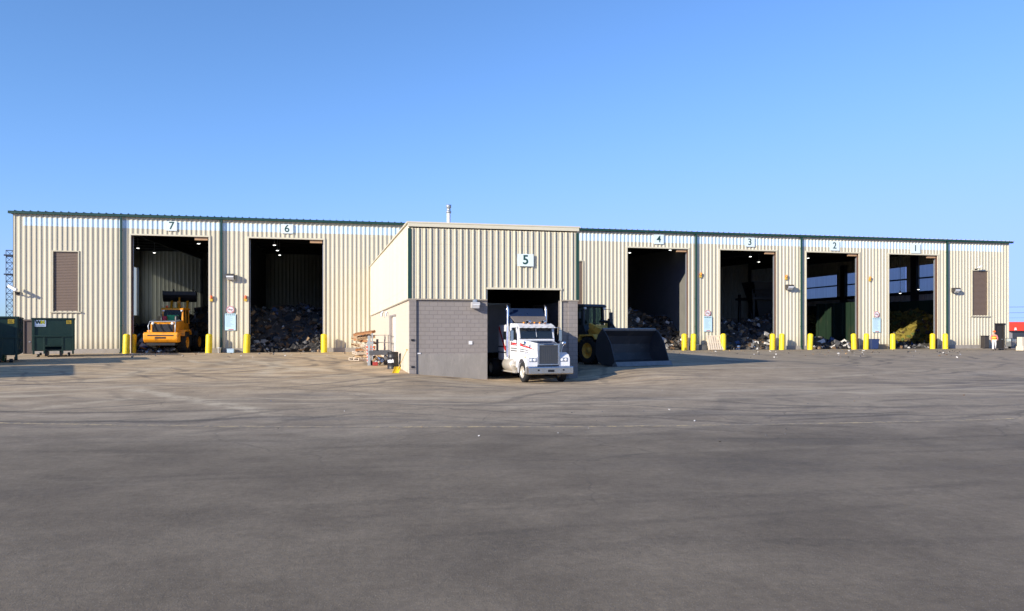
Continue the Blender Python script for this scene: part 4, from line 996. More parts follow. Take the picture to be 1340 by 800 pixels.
        hs(((-.75, 1.66), (-2.1, 1.84)), ((-.75, 1.69), (-2.1, 2.0)), RED); hs(((-1.0, 1.57), (-2.1, 1.66)), ((-1.0, 1.59), (-2.1, 1.71)), BL); hs(((-1.2, 1.5), (-2.1, 1.55)), ((-1.2, 1.52), (-2.1, 1.60)), BL)
        q = MB(); q.add([(-2.29, s*1.041, 1.86), (-3.35, s*1.041, 1.86), (-3.35, s*1.041, 2.02), (-2.29, s*1.041, 1.98)], [(0, 1, 2, 3)]); q.build('stripe', RED, dr, fix=False)
        for z in (1.55, 1.68): 
            q = MB(); q.add([(-2.29, s*1.0415, z), (-3.35, s*1.0415, z), (-3.35, s*1.0415, z+.05), (-2.29, s*1.0415, z+.04)], [(0, 1, 2, 3)]); q.build('stripe', BL, dr, fix=False)
        mb = MB(); mb.lathe([(0, -4.35), (.30, -4.35), (.34, -4.30), (.34, -2.85), (.30, -2.80), (0, -2.80)], (0, s*.93, .82), 'x', 18); mb.build('fuel_tank', DULLST, t)
        mb = MB(); mb.box((-2.80, s*.75, .45), (-2.22, s*1.12, .55)); mb.box((-2.80, s*.80, .78), (-2.22, s*1.12, .86)); mb.box((-4.5, s*1.05, .42), (-2.2, s*1.18, .50)); mb.split('step', DULLST, t)
    # sleeper
    mb = MB(); mb.box((-5.35, -1.13, 1.0), (-3.72, 1.13, 2.98)); mb.box((-3.73, -.95, 1.1), (-3.5, .95, 2.9)); sl = mb.build('sleeper', WHITE, t, .09)
    for s in (-1, 1):
        for pts, mt in (([(-3.85, 1.55), (-4.10, 1.55), (-5.2, 2.75), (-5.2, 3.0-.12), (-5.05, 2.88)], RED), ([(-3.85, 1.72), (-5.32, 1.72), (-5.32, 1.80), (-3.85, 1.80)], BL), ([(-3.85, 1.42), (-5.32, 1.42), (-5.32, 1.48), (-3.85, 1.48)], BL)):
            q = MB(); y = s*(1.137 if mt is RED else 1.134); q.add([(x, y, z) for x, z in pts], [tuple(range(len(pts)))]); q.build('stripe', mt, sl, fix=False)
        q = MB(); q.box((-4.35, s*1.128, 2.15), (-3.95, s*1.14, 2.6)); q.build('window', GLASS, sl)
    # roof air shield: slanted panel on struts
    mb = MB(); mb.hexa([(-3.15, -.92, 3.10), (-3.15, .92, 3.10), (-4.25, 1.12, 3.82), (-4.25, -1.12, 3.82)], [(-3.10, -.92, 3.15), (-3.10, .92, 3.15), (-4.22, 1.12, 3.88), (-4.22, -1.12, 3.88)]); sh = mb.build('air_shield', NAVY, t, .02)
    mb = MB(); mb.hexa([(-3.02, -.9, 3.06), (-3.02, .9, 3.06), (-3.5, 1.0, 3.36), (-3.5, -1.0, 3.36)], [(-2.99, -.9, 3.10), (-2.99, .9, 3.10), (-3.47, 1.0, 3.42), (-3.47, -1.0, 3.42)]); mb.build('lower_panel', paint('shield_grey', (.16, .14, .13), .5), sh)
    mb = MB()
    for s in (-1, 1): mb.prism([(-3.1, 3.05), (-4.3, 3.05), (-4.3, 3.84), (-4.2, 3.84)], s*.96, s*1.0)
    mb.split('side_wing', NAVY, sh)
    mb = MB()
    for y in (-.6, -.3, 0, .3, .6): mb.ball((-2.48, y, 3.06), (.08, .05, .045), 10, 6)
    mb.split('marker_lamp', AMBER, t)
    for y in (-.42, .45):
        mb = MB(); mb.lathe([(.02, -2.85), (.04, -2.6), (.05, -2.42), (.09, -2.36)], (0, y, 3.11), 'x', 12); mb.ball((-2.46, y+.16, 3.12), (.06, .09, .09), 10, 6); mb.build('air_horn', CHROME, t)
    # frame rails
    mb = MB()
    for s in (-1, 1): mb.box((-8.6, s*.43-.05, .75), (-.5, s*.43+.05, 1.0))
    mb.box((-1.3, -.95, .45), (-1.05, .95, .6)); mb.box((-2.1, -.8, .6), (-.6, .8, 1.0)); mb.build('chassis', BL, t)
    return t
truck()
# trailer standing behind the truck inside the annex
t = thing('box_trailer', 'pale grey box trailer standing inside bay 5 behind the truck', 'trailer', (8.7, 44.6, -.33))
mb = MB(); mb.box((-1.28, 0, 1.1), (1.28, 12, 3.95)); mb.build('body', paint('trailer_grey', (.50, .52, .52), .5, 0, .15), t, .04)
mb = MB()
for s in (-1, 1): mb.box((s*1.30-.06, -.02, 1.1), (s*1.30+.06, 12, 1.22)); mb.box((s*1.28-.05, -.03, 1.1), (s*1.28+.05, .06, 3.97))
mb.box((-1.28, -.03, 3.88), (1.28, .05, 3.99)); mb.build('rail', GALV, t)
for s in (-1, 1):
    mb = MB(); mb.box((s*.9-.08, 2.6, .05), (s*.9+.08, 2.8, 1.1)); mb.build('landing_leg', BLACKP, t)
    for y in (9.6, 10.9):
        e = wheel(t, (s*1.0, y, .5), .5, .55, DULLST, s, False, .6); e.rotation_euler = (0, 0, R(90)) if False else (0, 0, 0)
        for ch in e.children: ch.rotation_euler = (0, 0, R(90)) if s < 0 else (0, 0, R(-90)); 

# ================= DUMPSTERS =================
def dumpster(label, loc, rz, L=6.4, W=2.75, H=3.0, logo=False, group='roll-off dumpsters'):
    t = thing('rolloff_dumpster', label, 'dumpster', loc, rz, group)
    z0 = .22; hw = W/2
    mb = MB(); mb.box((-hw, .12, z0+.25), (hw, L, z0+.32)); mb.box((-hw, .12, z0+.3), (-hw+.06, L, H)); mb.box((hw-.06, .12, z0+.3), (hw, L, H)); mb.box((-hw, L-.06, z0+.3), (hw, L, H)); mb.box((-hw, .06, z0+.85), (hw, .14, H))
    for s in (-1, 1):
        n = int(L/.8)
        for k in range(n+1): y = .2 + (L-.4)*k/n; mb.box((s*hw-.0 if s > 0 else -hw-.07, y-.06, z0+.3), (hw+.07 if s > 0 else -hw, y+.06, H-.06))
    mb.build('body', BINGR, t)
    mb = MB(); mb.box((-hw-.1, .0, H-.08), (hw+.1, .16, H+.04)); mb.box((-hw-.1, .16, H-.06), (-hw+.05, L+.05, H+.03)); mb.box((hw-.05, .16, H-.06), (hw+.1, L+.05, H+.03)); mb.box((-hw, L-.05, H-.06), (hw, L+.06, H+.03)); mb.build('top_rail', BINGR, t, .015)
    mb = MB()
    for s in (-1, 1): mb.box((s*(hw-.06)-.07, .0, z0), (s*(hw-.06)+.07, .12, H-.08)); mb.box((s*.62-.06, .01, z0+.05), (s*.62+.06, .13, z0+1.45))
    mb.box((-hw, -.02, z0+1.36), (hw, .10, z0+1.50)); mb.box((-.56, -.0, z0+.60), (.56, .1, z0+.70)); mb.build('front_frame', BINGR, t, .01)
    mb = MB(); mb.box((-hw+.15, .04, z0+.3), (-.68, .10, z0+1.34)); mb.box((.68, .04, z0+.3), (hw-.15, .10, z0+1.34)); mb.box((-.55, .05, z0+.72), (.55, .11, z0+1.34)); mb.build('front_panel', BINGR, t)
    mb = MB()
    for s in (-1, 1): mb.box((s*.5-.1, .2, .06), (s*.5+.1, L-.2, z0+.26)); mb.lathe([(0, -.1), (.12, -.1), (.12, .1), (0, .1)], (s*(hw-.35), .35, .12), 'x', 12); mb.lathe([(0, -.1), (.12, -.1), (.12, .1), (0, .1)], (s*(hw-.35), L-.4, .12), 'x', 12)
    mb.build('skid_rails', BLACKP, t)
    mb = MB()
    for k in range(0 if logo else 4): 
        z = z0+.5+k*.65; mb.box((hw+.07, .25, z), (hw+.22, .4, z+.14)); mb.box((hw+.17, .2, z-.06), (hw+.24, .3, z+.2))
    if not logo: mb.split('hook', BLACKP, t)
    mb = MB(); mb.box((hw-.52, .045, H-.42), (hw-.17, .059, H-.14)); pl = mb.build('warning_placard', paint('placard', (.48, .34, .03), .6), t)
    mb = MB()
    for k in range(3): mb.box((hw-.48, .038, H-.37+k*.08), (hw-.22-random.uniform(0, .1), .044, H-.345+k*.08))
    mb.build('print', BLACKP, pl)
    if logo:
        mb = MB(); mb.box((-hw+.10, .03, H-.64), (-hw+.88, .059, H-.14)); pl = mb.build('logo_board', paint('logo_board', (.55, .66, .80), .5, 0, .05), t)
        text('letter_w', 'W', .36, paint('logo_dark', (.02, .04, .03), .5), pl, (-hw+.37, .025, H-.31), bold=.022)
        text('letter_m', 'M', .36, paint('logo_lime', (.42, .42, .02), .5), pl, (-hw+.66, .025, H-.31), bold=.022)
        mb = MB(); mb.box((-hw+.2, .024, H-.58), (-hw+.78, .029, H-.55)); mb.box((-hw+.26, .024, H-.52), (-hw+.72, .029, H-.50)); mb.build('print', paint('print_grey2', (.22, .28, .34), .6), pl)
    return t
AXR = math.atan2(.3282, 1.0999)
x, y = gp(70, 467.4); dumpster('green roll-off dumpster with a blue white logo board near the brown louver', (x, y, 0), AXR, 5.6, 2.78, 3.02, True)
x, y = gp(-14, 475.3); dumpster('dark green roll-off dumpster cut by the picture edge, nearer the yard', (x, y, 0), AXR, 5.6, 3.0, 2.93)
t_ = Vector((-20.7, 48.3)); dumpster('green roll-off dumpster standing out of view beside the yard', (t_.x-1.7, t_.y+1.2, 0), AXR, 10.5, 2.9, 3.2)
t_ = Vector((-19.1, 34.2)); dumpster('long green roll-off dumpster standing out of view near the line', (t_.x-1.7, t_.y, 0), AXR, 12.5, 2.9, 3.2)
x, y = gp(-2, 474.2)
t = thing('trash_cart', 'small green wheeled cart with a lid before the edge dumpster', 'trash cart', (x, y, 0), AXR)
mb = MB(); mb.hexa([(-.34, -.34, .08), (.34, -.34, .08), (.34, .36, .08), (-.34, .36, .08)], [(-.46, -.46, 1.25), (.46, -.46, 1.25), (.46, .48, 1.25), (-.46, .48, 1.25)]); mb.build('body', BINGR2, t, .03)
mb = MB(); mb.prism([(-.52, 1.25), (-.48, 1.33), (.2, 1.40), (.55, 1.33), (.58, 1.25)], -.5, .5, 'x'); mb.build('lid', paint('lid_pale', (.16, .34, .26), .4), t, .02)
for s in (-1, 1):
    mb = MB(); mb.lathe([(0, -.05), (.13, -.05), (.13, .05), (0, .05)], (s*.35, .4, .13), 'x', 14); mb.build('wheel', BLACK, t)

# blue cart at bay 1
def bluecart(u, v, label):
    y = D-1.6; x = wx(u, y); t = thing('trash_cart', label, 'trash cart', (x, y, 0), R(-8))
    mb = MB(); mb.hexa([(-.36, -.34, .06), (.36, -.34, .06), (.36, .36, .06), (-.36, .36, .06)], [(-.46, -.44, 1.1), (.46, -.44, 1.1), (.46, .46, 1.1), (-.46, .46, 1.1)]); mb.build('body', BLUE, t, .03)
    mb = MB(); mb.box((-.49, -.47, 1.1), (.49, .49, 1.17)); mb.build('rim', BLUE, t, .02)
    for s in (-1, 1):
        mb = MB(); mb.lathe([(0, -.05), (.12, -.05), (.12, .05), (0, .05)], (s*.36, .4, .12), 'x', 14); mb.build('wheel', BLACK, t)
bluecart(1143, 459.2, 'dark blue trash cart below the notice board between bays 2 and 1')
# small things at the foot of the piers
def smallbox(name, u, v, d, mat, label, cat):
    y = D-.25-d[1]/2; x = wx(u, y); t = thing(name, label, cat, (x, y, 0), R(random.uniform(-6, 6)))
    mb = MB(); mb.box((-d[0]/2, -d[1]/2, 0), (d[0]/2, d[1]/2, d[2])); mb.build('body', mat, t, .02)
    mb = MB(); mb.box((-d[0]/2-.02, -d[1]/2-.02, d[2]-.001), (d[0]/2+.02, d[1]/2+.02, d[2]+.05)); mb.build('lid', mat, t, .01)
smallbox('storage_box', 302, 461.5, (.62, .4, .34), paint('box_blue', (.38, .52, .66), .6), 'small pale blue box at the wall foot below the notice board by bay 6', 'box')
smallbox('storage_box', 918, 460.3, (1.0, .6, .55), paint('box_grey', (.10, .10, .10), .7), 'dark grey box beside the leaning pallet at bay 3', 'box')
smallbox('storage_box', 1153.5, 459, (1.3, .6, .5), paint('box_tan', (.26, .22, .16), .8), 'low tan box between the blue cart and bay 1', 'box')
def bucket(u, v, h, r, label):
    x, y = gp(u, v); o = MB(); o.lathe([(0, 0), (r*.8, 0), (r, h), (r*1.06, h), (r*1.06, h-.05), (r*.95, h-.05), (r*.75, .04), (0, .04)], (0,0,0), 'z', 16)
    ob = o.build('plastic_bucket', WHITE); ob.location = (wx(u, D-.75), D-.75, 0); tag(ob, label, 'bucket')
bucket(287, 461.5, .5, .17, 'small white bucket at the downspout foot beside the loader doorway')
bucket(911.8, 460, .62, .22, 'white bucket between the twin bollards and the grey box by bay 3')
# leaning pallet by bay 3
PBOARD = [(-.50+.165*i) for i in range(7)]
def mk_pallet(mat):
    o = MB()
    for x in PBOARD: o.cbox((x, 0, .132), (.115, 1.2, .022))
    for x in (-.5, 0, .5): o.cbox((x, 0, .011), (.115, 1.2, .022))
    for y in (-.55, 0, .55): o.cbox((0, y, .071), (1.12, .06, .095))
    return o.build('wooden_pallet', mat)
pal = mk_pallet(WOODP)
x, y = gp(934, 460.4); pal.scale = (1.75, 1.30, 1.3)
pal.matrix_world = Matrix.Translation((wx(935, D-.95), D-.95, .76)) @ Matrix.Rotation(R(70), 4, 'X') @ Matrix.Diagonal((1.55, 1.35, 1.3, 1))
tag(pal, 'pale slatted wooden pallet leaning against the wall beside bay 3', 'pallet')
# pile of pallets against the annex wall
pr = mk_pallet(WOODR); pw = mk_pallet(WOOD); pp = mk_pallet(WOODP); first = {id(pr): True, id(pw): True, id(pp): True}
px0, py0 = 2.0, 55.2
PL = [(pp, (0, 0, .0), (0, 0, 8), 'pale pallet lying at the very bottom of the annex stack'),
      (pw, (.05, .05, .20), (0, 0, -6), 'weathered pallet lying second from the ground in the annex stack'),
      (pp, (-.05, 0, .42), (2, 0, 12), 'pale pallet lying third from the ground in the annex stack'),
      (pr, (.08, .1, .66), (0, -3, -4), 'reddish pallet lying in the middle of the annex stack'),
      (pw, (-.1, -.05, .92), (4, 5, 20), 'weathered pallet lying crooked above the middle of the annex stack'),
      (pr, (.1, .0, 1.22), (-5, 8, -24), 'reddish pallet lying third from the top of the annex stack'),
      (pw, (-.08, .05, 1.50), (5, -9, 16), 'weathered pallet lying second from the top of the annex stack'),
      (pr, (.02, 0, 1.80), (4, -8, -14), 'reddish pallet lying on the very top of the annex stack'),
      (pp, (.15, -1.05, .55), (0, 48, 15), 'pale pallet tipped on edge leaning on the front of the annex stack'),
      (pw, (.55, -1.35, .50), (0, 46, 12), 'weathered pallet tipped on edge beside the grey cart'),
      (pp, (-.2, -1.3, .0), (0, 4, 30), 'pale pallet lying loose on the ground before the annex stack')]
for src, off, rot, lb in PL:
    if first[id(src)]: o = src; first[id(src)] = False
    else: o = src.copy(); COL.objects.link(o)
    o.location = (px0+off[0], py0+off[1], off[2]); o.rotation_euler = tuple(R(q) for q in rot); o.scale = (1.18, 1.1, 1.25)
    tag(o, lb, 'pallet', 'pallets piled against the annex wall')
# loose boards in the pile
for i in range(7):
    o = MB(); L = random.uniform(1.0, 1.7); o.cbox((0, 0, 0), (L, .1, .03)); ob = o.build('loose_board', random.choice([WOODP, WOOD]))
    ob.location = (px0 + .1 + .13*i, py0 - 1.6 - .05*i, .52); ob.rotation_euler = (R(random.uniform(-20, 20)), R(44 + random.uniform(-5, 5)), R(10))
    tag(ob, 'pale loose board slanting in the fan of boards before the pallet stack', 'board', 'loose boards leaning on the pallet stack')
# grey steel cart with railings
cx, cy = 2.62, 47.6
t = thing('platform_cart', 'grey steel platform cart with railings beside the black drum', 'cart', (cx, cy, 0))
mb = MB(); mb.box((-.68, -1.2, .74), (.62, 1.0, .86)); mb.box((-.66, -1.25, .62), (.60, -1.2, .86)); mb.build('deck', paint('cart_dark', (.07, .075, .085), .6), t, .01)
mb = MB(); mb.box((-.74, -1.2, .0), (-.58, -1.04, 1.75)); mb.box((-.52, -1.2, .3), (-.44, -1.1, 1.9)); mb.box((-.78, -1.22, 1.25), (-.42, -1.0, 1.4)); mb.build('mast', paint('cart_grey', (.34, .38, .40), .5, .2), t, .01)
mb = MB()
for p_ in ([(-.45, -1.1, 1.78), (.58, -1.1, 1.78), (.58, -1.1, .05)], [(-.45, -1.1, 1.35), (.58, -1.1, 1.35)], [(.58, -1.1, 1.78), (.58, .9, 1.78), (.58, .9, .05)], [(.58, -1.1, 1.35), (.58, .9, 1.35)]): mb.tube(p_, .025, 6)
mb.build('railing', paint('rail_grey', (.26, .25, .23), .5, .3), t)
mb = MB(); mb.box((-.25, -1.16, .86), (-.12, -1.04, 1.55)); mb.build('post', BLACKP, t)
for (xx, yy) in ((-.5, -1.0), (.45, -1.0), (-.5, .8), (.45, .8)):
    mb = MB(); mb.lathe([(0, -.05), (.13, -.05), (.13, .05), (0, .05)], (xx, yy, .13), 'x', 14); mb.box((xx-.03, yy-.03, .13), (xx+.03, yy+.03, .75)); mb.build('wheel', BLACK, t)
mb = MB()
for i in range(26): scrap(mb, (cx + random.uniform(-.45, .5), cy - 1.1 + random.uniform(-.15, .5), .12 + random.random()*.38), random.uniform(.12, .34), random.choice([0, 3, 3, 1, 5, 4]))
tag(mb.build('junk', TR, None, fix=False), 'tangle of white and dark scrap under the grey cart deck', 'scrap pile', None, 'stuff')
o = MB(); o.box((-.15, -.12, 0), (.15, .12, .22)); ob = o.build('fuel_can', paint('can_red', (.32, .035, .03), .6), None, .03); ob.location = (cx-.32, cy-1.28, .30); 
o.cur = 0
tag(ob, 'red fuel can resting on scrap at the grey cart', 'can')
ob.location.z = 0.0; ob.location.y = cy-1.45
# orange barricade leaning behind the cart
t = thing('barricade', 'orange slatted barricade leaning between the pallets and the grey cart', 'barricade', (2.28, 51.2, 0), R(10), None, .85)
mb = MB()
for k in range(5): mb.box((-.30, -.02+.07*k, .1+.25*k), (.30, .02+.07*k, .24+.25*k))
mb.build('slats', ORANGE, t)
for s in (-1, 1):
    mb = MB(); mb.hexa([(s*.25-.04, .022, 0), (s*.25+.04, .022, 0), (s*.25+.04, .07, 0), (s*.25-.04, .07, 0)], [(s*.25-.04, .392, 1.35), (s*.25+.04, .392, 1.35), (s*.25+.04, .44, 1.35), (s*.25-.04, .44, 1.35)]); mb.build('leg', WHITE, t)
# drum
x, y = 3.03, 42.2
t = thing('steel_drum', 'black steel drum with a torn white label against the annex wall', 'drum', (x, y, 0))
mb = MB(); r = .29; mb.lathe([(0, 0), (r, 0), (r+.012, .02), (r, .04), (r, .29), (r+.014, .31), (r, .33), (r, .60), (r+.014, .62), (r, .64), (r, .88), (r+.012, .90), (r-.02, .91), (r-.03, .88), (0, .88)], (0,0,0), 'z', 28); mb.build('body', BLACKP, t)
mb = MB(); vs = []; n = 10
for k in range(n+1):
    a = R(200 + 75*k/n); zt = .46 + .04*math.sin(k*1.7) + .05*k/n
    vs += [((r+.004)*math.cos(a), (r+.004)*math.sin(a), .345 + .02*math.sin(k*2.3)), ((r+.004)*math.cos(a), (r+.004)*math.sin(a), zt)]
mb.add(vs, [(2*i, 2*i+2, 2*i+3, 2*i+1) for i in range(n)]); mb.build('label', WHITE, t, fix=False)
o = MB(); o.lathe([(0, 0), (.055, 0), (.055, .86), (0, .86)], (0,0,0), 'z', 10); ob = o.build('standing_pipe', BLACKP); ob.location = (3.25, 40.7, 0); ob.rotation_euler = (0, R(3), 0); tag(ob, 'short black pipe standing upright between the drum and the yellow shovel', 'pipe')
# yellow shovel leaning on the corner
t = thing('snow_shovel', 'yellow bladed shovel leaning on the annex wall near its corner', 'shovel', (2.96, 37.9, 0))
top = Vector((.44, .0, 1.12)); mb = MB(); mb.tube([(0, -.1, .18), (.03, -.09, .25), top], .016, 8); mb.build('handle', paint('shovel_wood', (.52, .36, .12), .6), t)
mb = MB(); mb.box((-.05, -.09, -.015), (.05, .09, .02), Matrix.Translation(top) @ Matrix.Rotation(R(25), 4, 'Y')); mb.build('grip', paint('grip_orange', (.75, .38, .02), .5), t, .01)
mb = MB()
vs = []
for j in range(5):
    for i in range(5):
        a = (i-2)/2; vs.append((-.12 + .16*a + .13*j/4 - .02, -.25 + .17*j/4 - .05*a*a + .02*i, .01 + .30*j/4*(.55+.45*j/4)))
mb.add(vs, [(j*5+i, j*5+i+1, (j+1)*5+i+1, (j+1)*5+i) for j in range(4) for i in range(4)])
ob = mb.build('blade', paint('shovel_yellow', (.85, .55, .01), .5), t, fix=False); sd_ = ob.modifiers.new('s', 'SOLIDIFY'); sd_.thickness = .012

# hopper structure deep in bay 3
a, b_ = DW[3]
hxp = wx(996, D+17)
t = thing('sorting_platform', 'dark steel sorting platform with a hopper deep inside bay 3', 'platform', (hxp, D+17, 0))
mb = MB()
for sx in (-2.2, 2.2):
    for sy in (-1.8, 1.8): mb.box((sx-.15, sy-.15, 0), (sx+.15, sy+.15, 7.0))
mb.build('frame', STEEL, t)
mb = MB(); mb.box((-2.6, -2.2, 6.2), (2.6, 2.2, 6.5)); mb.build('deck', STEEL, t)
mb = MB(); mb.hexa([(-.8, -.8, 4.0), (.8, -.8, 4.0), (.8, .8, 4.0), (-.8, .8, 4.0)], [(-2, -1.6, 8.6), (2, -1.6, 8.6), (2, 1.6, 8.6), (-2, 1.6, 8.6)]); mb.build('hopper', STEEL, t)
mb = MB()
for z in (7.0, 7.5): mb.tube([(-2.5, -2.1, z), (2.5, -2.1, z)], .05, 6)
for x in (-2.5, -1.2, 0, 1.2, 2.5): mb.tube([(x, -2.1, 6.5), (x, -2.1, 7.5)], .05, 6)
mb.build('railing', STEEL, t)
# ================= PERSON =================
def skin(name, verts, edges, rad, mat, parent=None, sub=2, root=0):
    me = bpy.data.meshes.new(name); me.from_pydata(verts, edges, []); o = bpy.data.objects.new(name, me); COL.objects.link(o)
    if parent is not None: o.parent = parent
    me.materials.append(mat)
    o.modifiers.new('skin', 'SKIN').use_smooth_shade = True
    sv = me.skin_vertices[0].data
    for i, r in enumerate(rad): sv[i].radius = (r, r) if isinstance(r, (int, float)) else r
    for v_ in sv: v_.use_root = False
    sv[root].use_root = True
    s = o.modifiers.new('sub', 'SUBSURF'); s.levels = 1; s.render_levels = sub
    return o
def person():
    x, y = gp(1301, 458.6)
    SKIN = paint('skin', (.42, .24, .16), .6, 0, .08)
    t = thing('person', 'person in an orange hard hat, hi-vis vest and white trousers walking past the dark door', 'person', (x, y, 0), R(-35), None, 1.12)
    # forward = -y
    J = [(0,0,.95), (0,0,1.12), (0,-.01,1.30), (0,-.02,1.45), (0,-.03,1.54), (0,-.05,1.62), (0,-.055,1.72),
         (-.10,0,.92), (-.13,-.20,.52), (-.13,-.24,.09), (-.13,-.38,.05), (.10,0,.92), (.12,.06,.52), (.12,.27,.14), (.12,.17,.06),
         (-.19,-.01,1.42), (-.26,.08,1.17), (-.25,-.06,.96), (-.25,-.09,.90), (.19,-.01,1.42), (.27,-.05,1.16), (.24,-.24,1.02), (.23,-.29,.99)]
    E_ = [(0,1),(1,2),(2,3),(3,4),(4,5),(5,6),(0,7),(7,8),(8,9),(9,10),(0,11),(11,12),(12,13),(13,14),(3,15),(15,16),(16,17),(17,18),(3,19),(19,20),(20,21),(21,22)]
    r_ = [(.14,.10),(.13,.095),(.15,.105),(.13,.09),.052,(.075,.09),(.07,.085),.085,.058,.042,.04,.085,.058,.042,.04,.055,.042,.032,.028,.055,.042,.032,.028]
    body = skin('body', J, E_, r_, SKIN, t)
    def sub(ids, rad, mat, nm):
        ix = {k: i for i, k in enumerate(ids)}
        return skin(nm, [J[k] for k in ids], [(ix[a], ix[b]) for a, b in E_ if a in ix and b in ix], rad, mat, t)
    sub([0,7,8,9,11,12,13], [(.165,.125),.112,.085,.075,.112,.085,.075], paint('trousers_white', (.72, .70, .68), .8), 'trousers')
    sub([1,2,3,15,16,17,19,20,21], [(.15,.115),(.165,.12),(.14,.10),.075,.06,.05,.075,.06,.05], paint('shirt_pink', (.55, .16, .17), .8), 'shirt')
    vest = skin('vest', [(0,0,.96), (0,0,1.12), (0,-.01,1.30), (0,-.02,1.43)], [(0,1),(1,2),(2,3)], [(.195,.15),(.19,.145),(.20,.15),(.165,.125)], paint('vest_orange', (.90, .20, .01), .7), t)
    mb = MB()
    for z in (1.03, 1.22): mb.lathe([(.215, z-.035), (.22, z), (.215, z+.035)], (0,0,0), 'z', 20)
    st = mb.build('reflective_band', paint('band_yellow', (.85, .68, .06), .5), vest); st.scale = (1, .74, 1); 
    # head details
    mb = MB(); mb.ball((0, -.06, 1.665), (.078, .095, .115), 16, 10); mb.ball((0, -.16, 1.655), (.014, .02, .024), 8, 6)
    for s in (-1, 1): mb.ball((s*.078, -.05, 1.66), (.012, .022, .032), 8, 6)
    mb.build('head', SKIN, t)
    mb = MB()
    for s in (-1, 1): mb.ball((s*.03, -.142, 1.685), (.012, .008, .007), 8, 6)
    mb.box((-.025, -.150, 1.605), (.025, -.138, 1.612)); mb.build('face_features', BLACKP, t)
    mb = MB(); mb.ball((0, -.04, 1.67), (.083, .088, .09), 14, 8); mb.build('hair', paint('hair', (.03, .02, .015), .8), t)
    mb = MB(); mb.lathe([(.165, 1.735), (.15, 1.755), (.118, 1.76), (.112, 1.81), (.085, 1.86), (.04, 1.885), (0, 1.89)], (0, -.055, 0), 'z', 20); mb.box((-.09, -.25, 1.735), (.09, -.12, 1.752)); mb.box((-.015, -.16, 1.78), (.015, .05, 1.90)); mb.build('hard_hat', paint('hat_orange', (.85, .14, .02), .4), t)
    for s, toe, heel in ((-1, (-.13,-.40,.04), (-.13,-.22,.06)), (1, (.12,.12,.05), (.12,.28,.10))):
        mb = MB(); c = (Vector(toe)+Vector(heel))/2; mb.ball(c, (.055, .15, .055), 12, 8); mb.build('boot', BLACKP, t)
    # hands with fingers
    for s, w, d in ((-1, Vector(J[18]), Vector((0,-.25,-1)).normalized()), (1, Vector(J[22]), Vector((-.1,-.9,-.45)).normalized())):
        side = Vector((0, 1, 0)) if s < 0 else Vector((0, .3, 1)).normalized()
        V = [tuple(w), tuple(w + d*.05), tuple(w + d*.09)]; Ed = [(0,1),(1,2)]; Rd = [.022, .03, .028]
        for q, L in zip((-.03, -.01, .01, .03), (.06, .075, .08, .065)):
            b0 = len(V); base = w + d*.085 + side*q*1.0; cur = Vector((-s*.3, 0, 0))
            V += [tuple(base), tuple(base + d*L*.5 + cur*L*.15), tuple(base + d*L*.9 + cur*L*.5)]; Ed += [(2, b0), (b0, b0+1), (b0+1, b0+2)]; Rd += [.009, .0085, .007]
        b0 = len(V); V += [tuple(w + d*.045 - side*.03), tuple(w + d*.085 - side*.05)]; Ed += [(1, b0), (b0, b0+1)]; Rd += [.011, .009]
        skin('hand', V, Ed, Rd, SKIN, t, 1)
person()
# dark cabinet beside the person
x, y = wx(1291.5, D-1.2), D-.9
t = thing('utility_cabinet', 'dark utility cabinet at the wall foot beside the walking person', 'cabinet', (x, y, 0))
mb = MB(); mb.box((-.32, -.3, .05), (.32, .3, 1.45)); mb.build('body', paint('cabinet_dark', (.035, .03, .028), .6), t, .03)
mb = MB(); mb.box((-.28, -.325, .15), (.28, -.301, 1.38)); mb.build('door', paint('cabinet_door', (.045, .04, .036), .6), t)
mb = MB(); mb.box((-.36, -.34, 1.45), (.36, .34, 1.52)); mb.build('lid', BLACKP, t)
# planks lying by the far corner
x, y = gp(1319, 458)
for k in range(3):
    o = MB(); o.box((-1.3, -.12, 0), (1.3, .12, .14)); ob = o.build('timber_beam', paint('timber_dark', (.10, .085, .07), .85, 0, .3), None, .01); ob.location = (x-.3+.3*k, y+.6-.5*k, .0 if k < 2 else .0); ob.rotation_euler = (0, 0, R(12-14*k))
    tag(ob, ['dark timber beam lying against the plinth past the dark door', 'dark timber beam lying crosswise in the middle of three past the door', 'dark timber beam lying outermost of three beside the concrete block'][k], 'beam')

# ================= RIGHT-HAND EDGE =================
x, y = gp(1334, 459)
t = thing('concrete_block', 'large cream concrete barrier block at the yard corner', 'barrier', (x, y, 0), R(5))
mb = MB(); mb.prism([(-.42, 0), (-.42, .35), (-.30, .5), (-.28, 1.42), (.28, 1.42), (.30, .5), (.42, .35), (.42, 0)], 0, 4.2, 'x'); mb.build('body', paint('block_cream', (.62, .55, .42), .85, 0, .12, bump=.2), t, .03)
mb = MB()
for xx in (1.2, 3.0): mb.tube([(xx, 0, 1.42), (xx, 0, 1.52), (xx+.3, 0, 1.52), (xx+.3, 0, 1.42)], .02, 6)
mb.split('lifting_loop', GALV, t)
x, y = gp(1333.5, 458.2)
t = thing('portable_generator', 'small dark wheeled generator between the hall corner and the cream block', 'generator', (x, y+1, 0), R(15))
mb = MB(); mb.tube([(-.5, -.3, .3), (-.5, -.3, 1.25), (.5, -.3, 1.25), (.5, -.3, .3)], .03, 6); mb.tube([(-.5, .3, .3), (-.5, .3, 1.25), (.5, .3, 1.25), (.5, .3, .3)], .03, 6); mb.tube([(-.5, -.3, .3), (.5, -.3, .3)], .03, 6); mb.build('frame', BLACKP, t)
mb = MB(); mb.box((-.42, -.26, .35), (.1, .26, .85)); mb.lathe([(0, .12), (.25, .12), (.25, .42), (0, .42)], (0, 0, .6), 'x', 14); mb.build('engine', paint('engine_grey', (.15, .16, .16), .5, .3), t, .03)
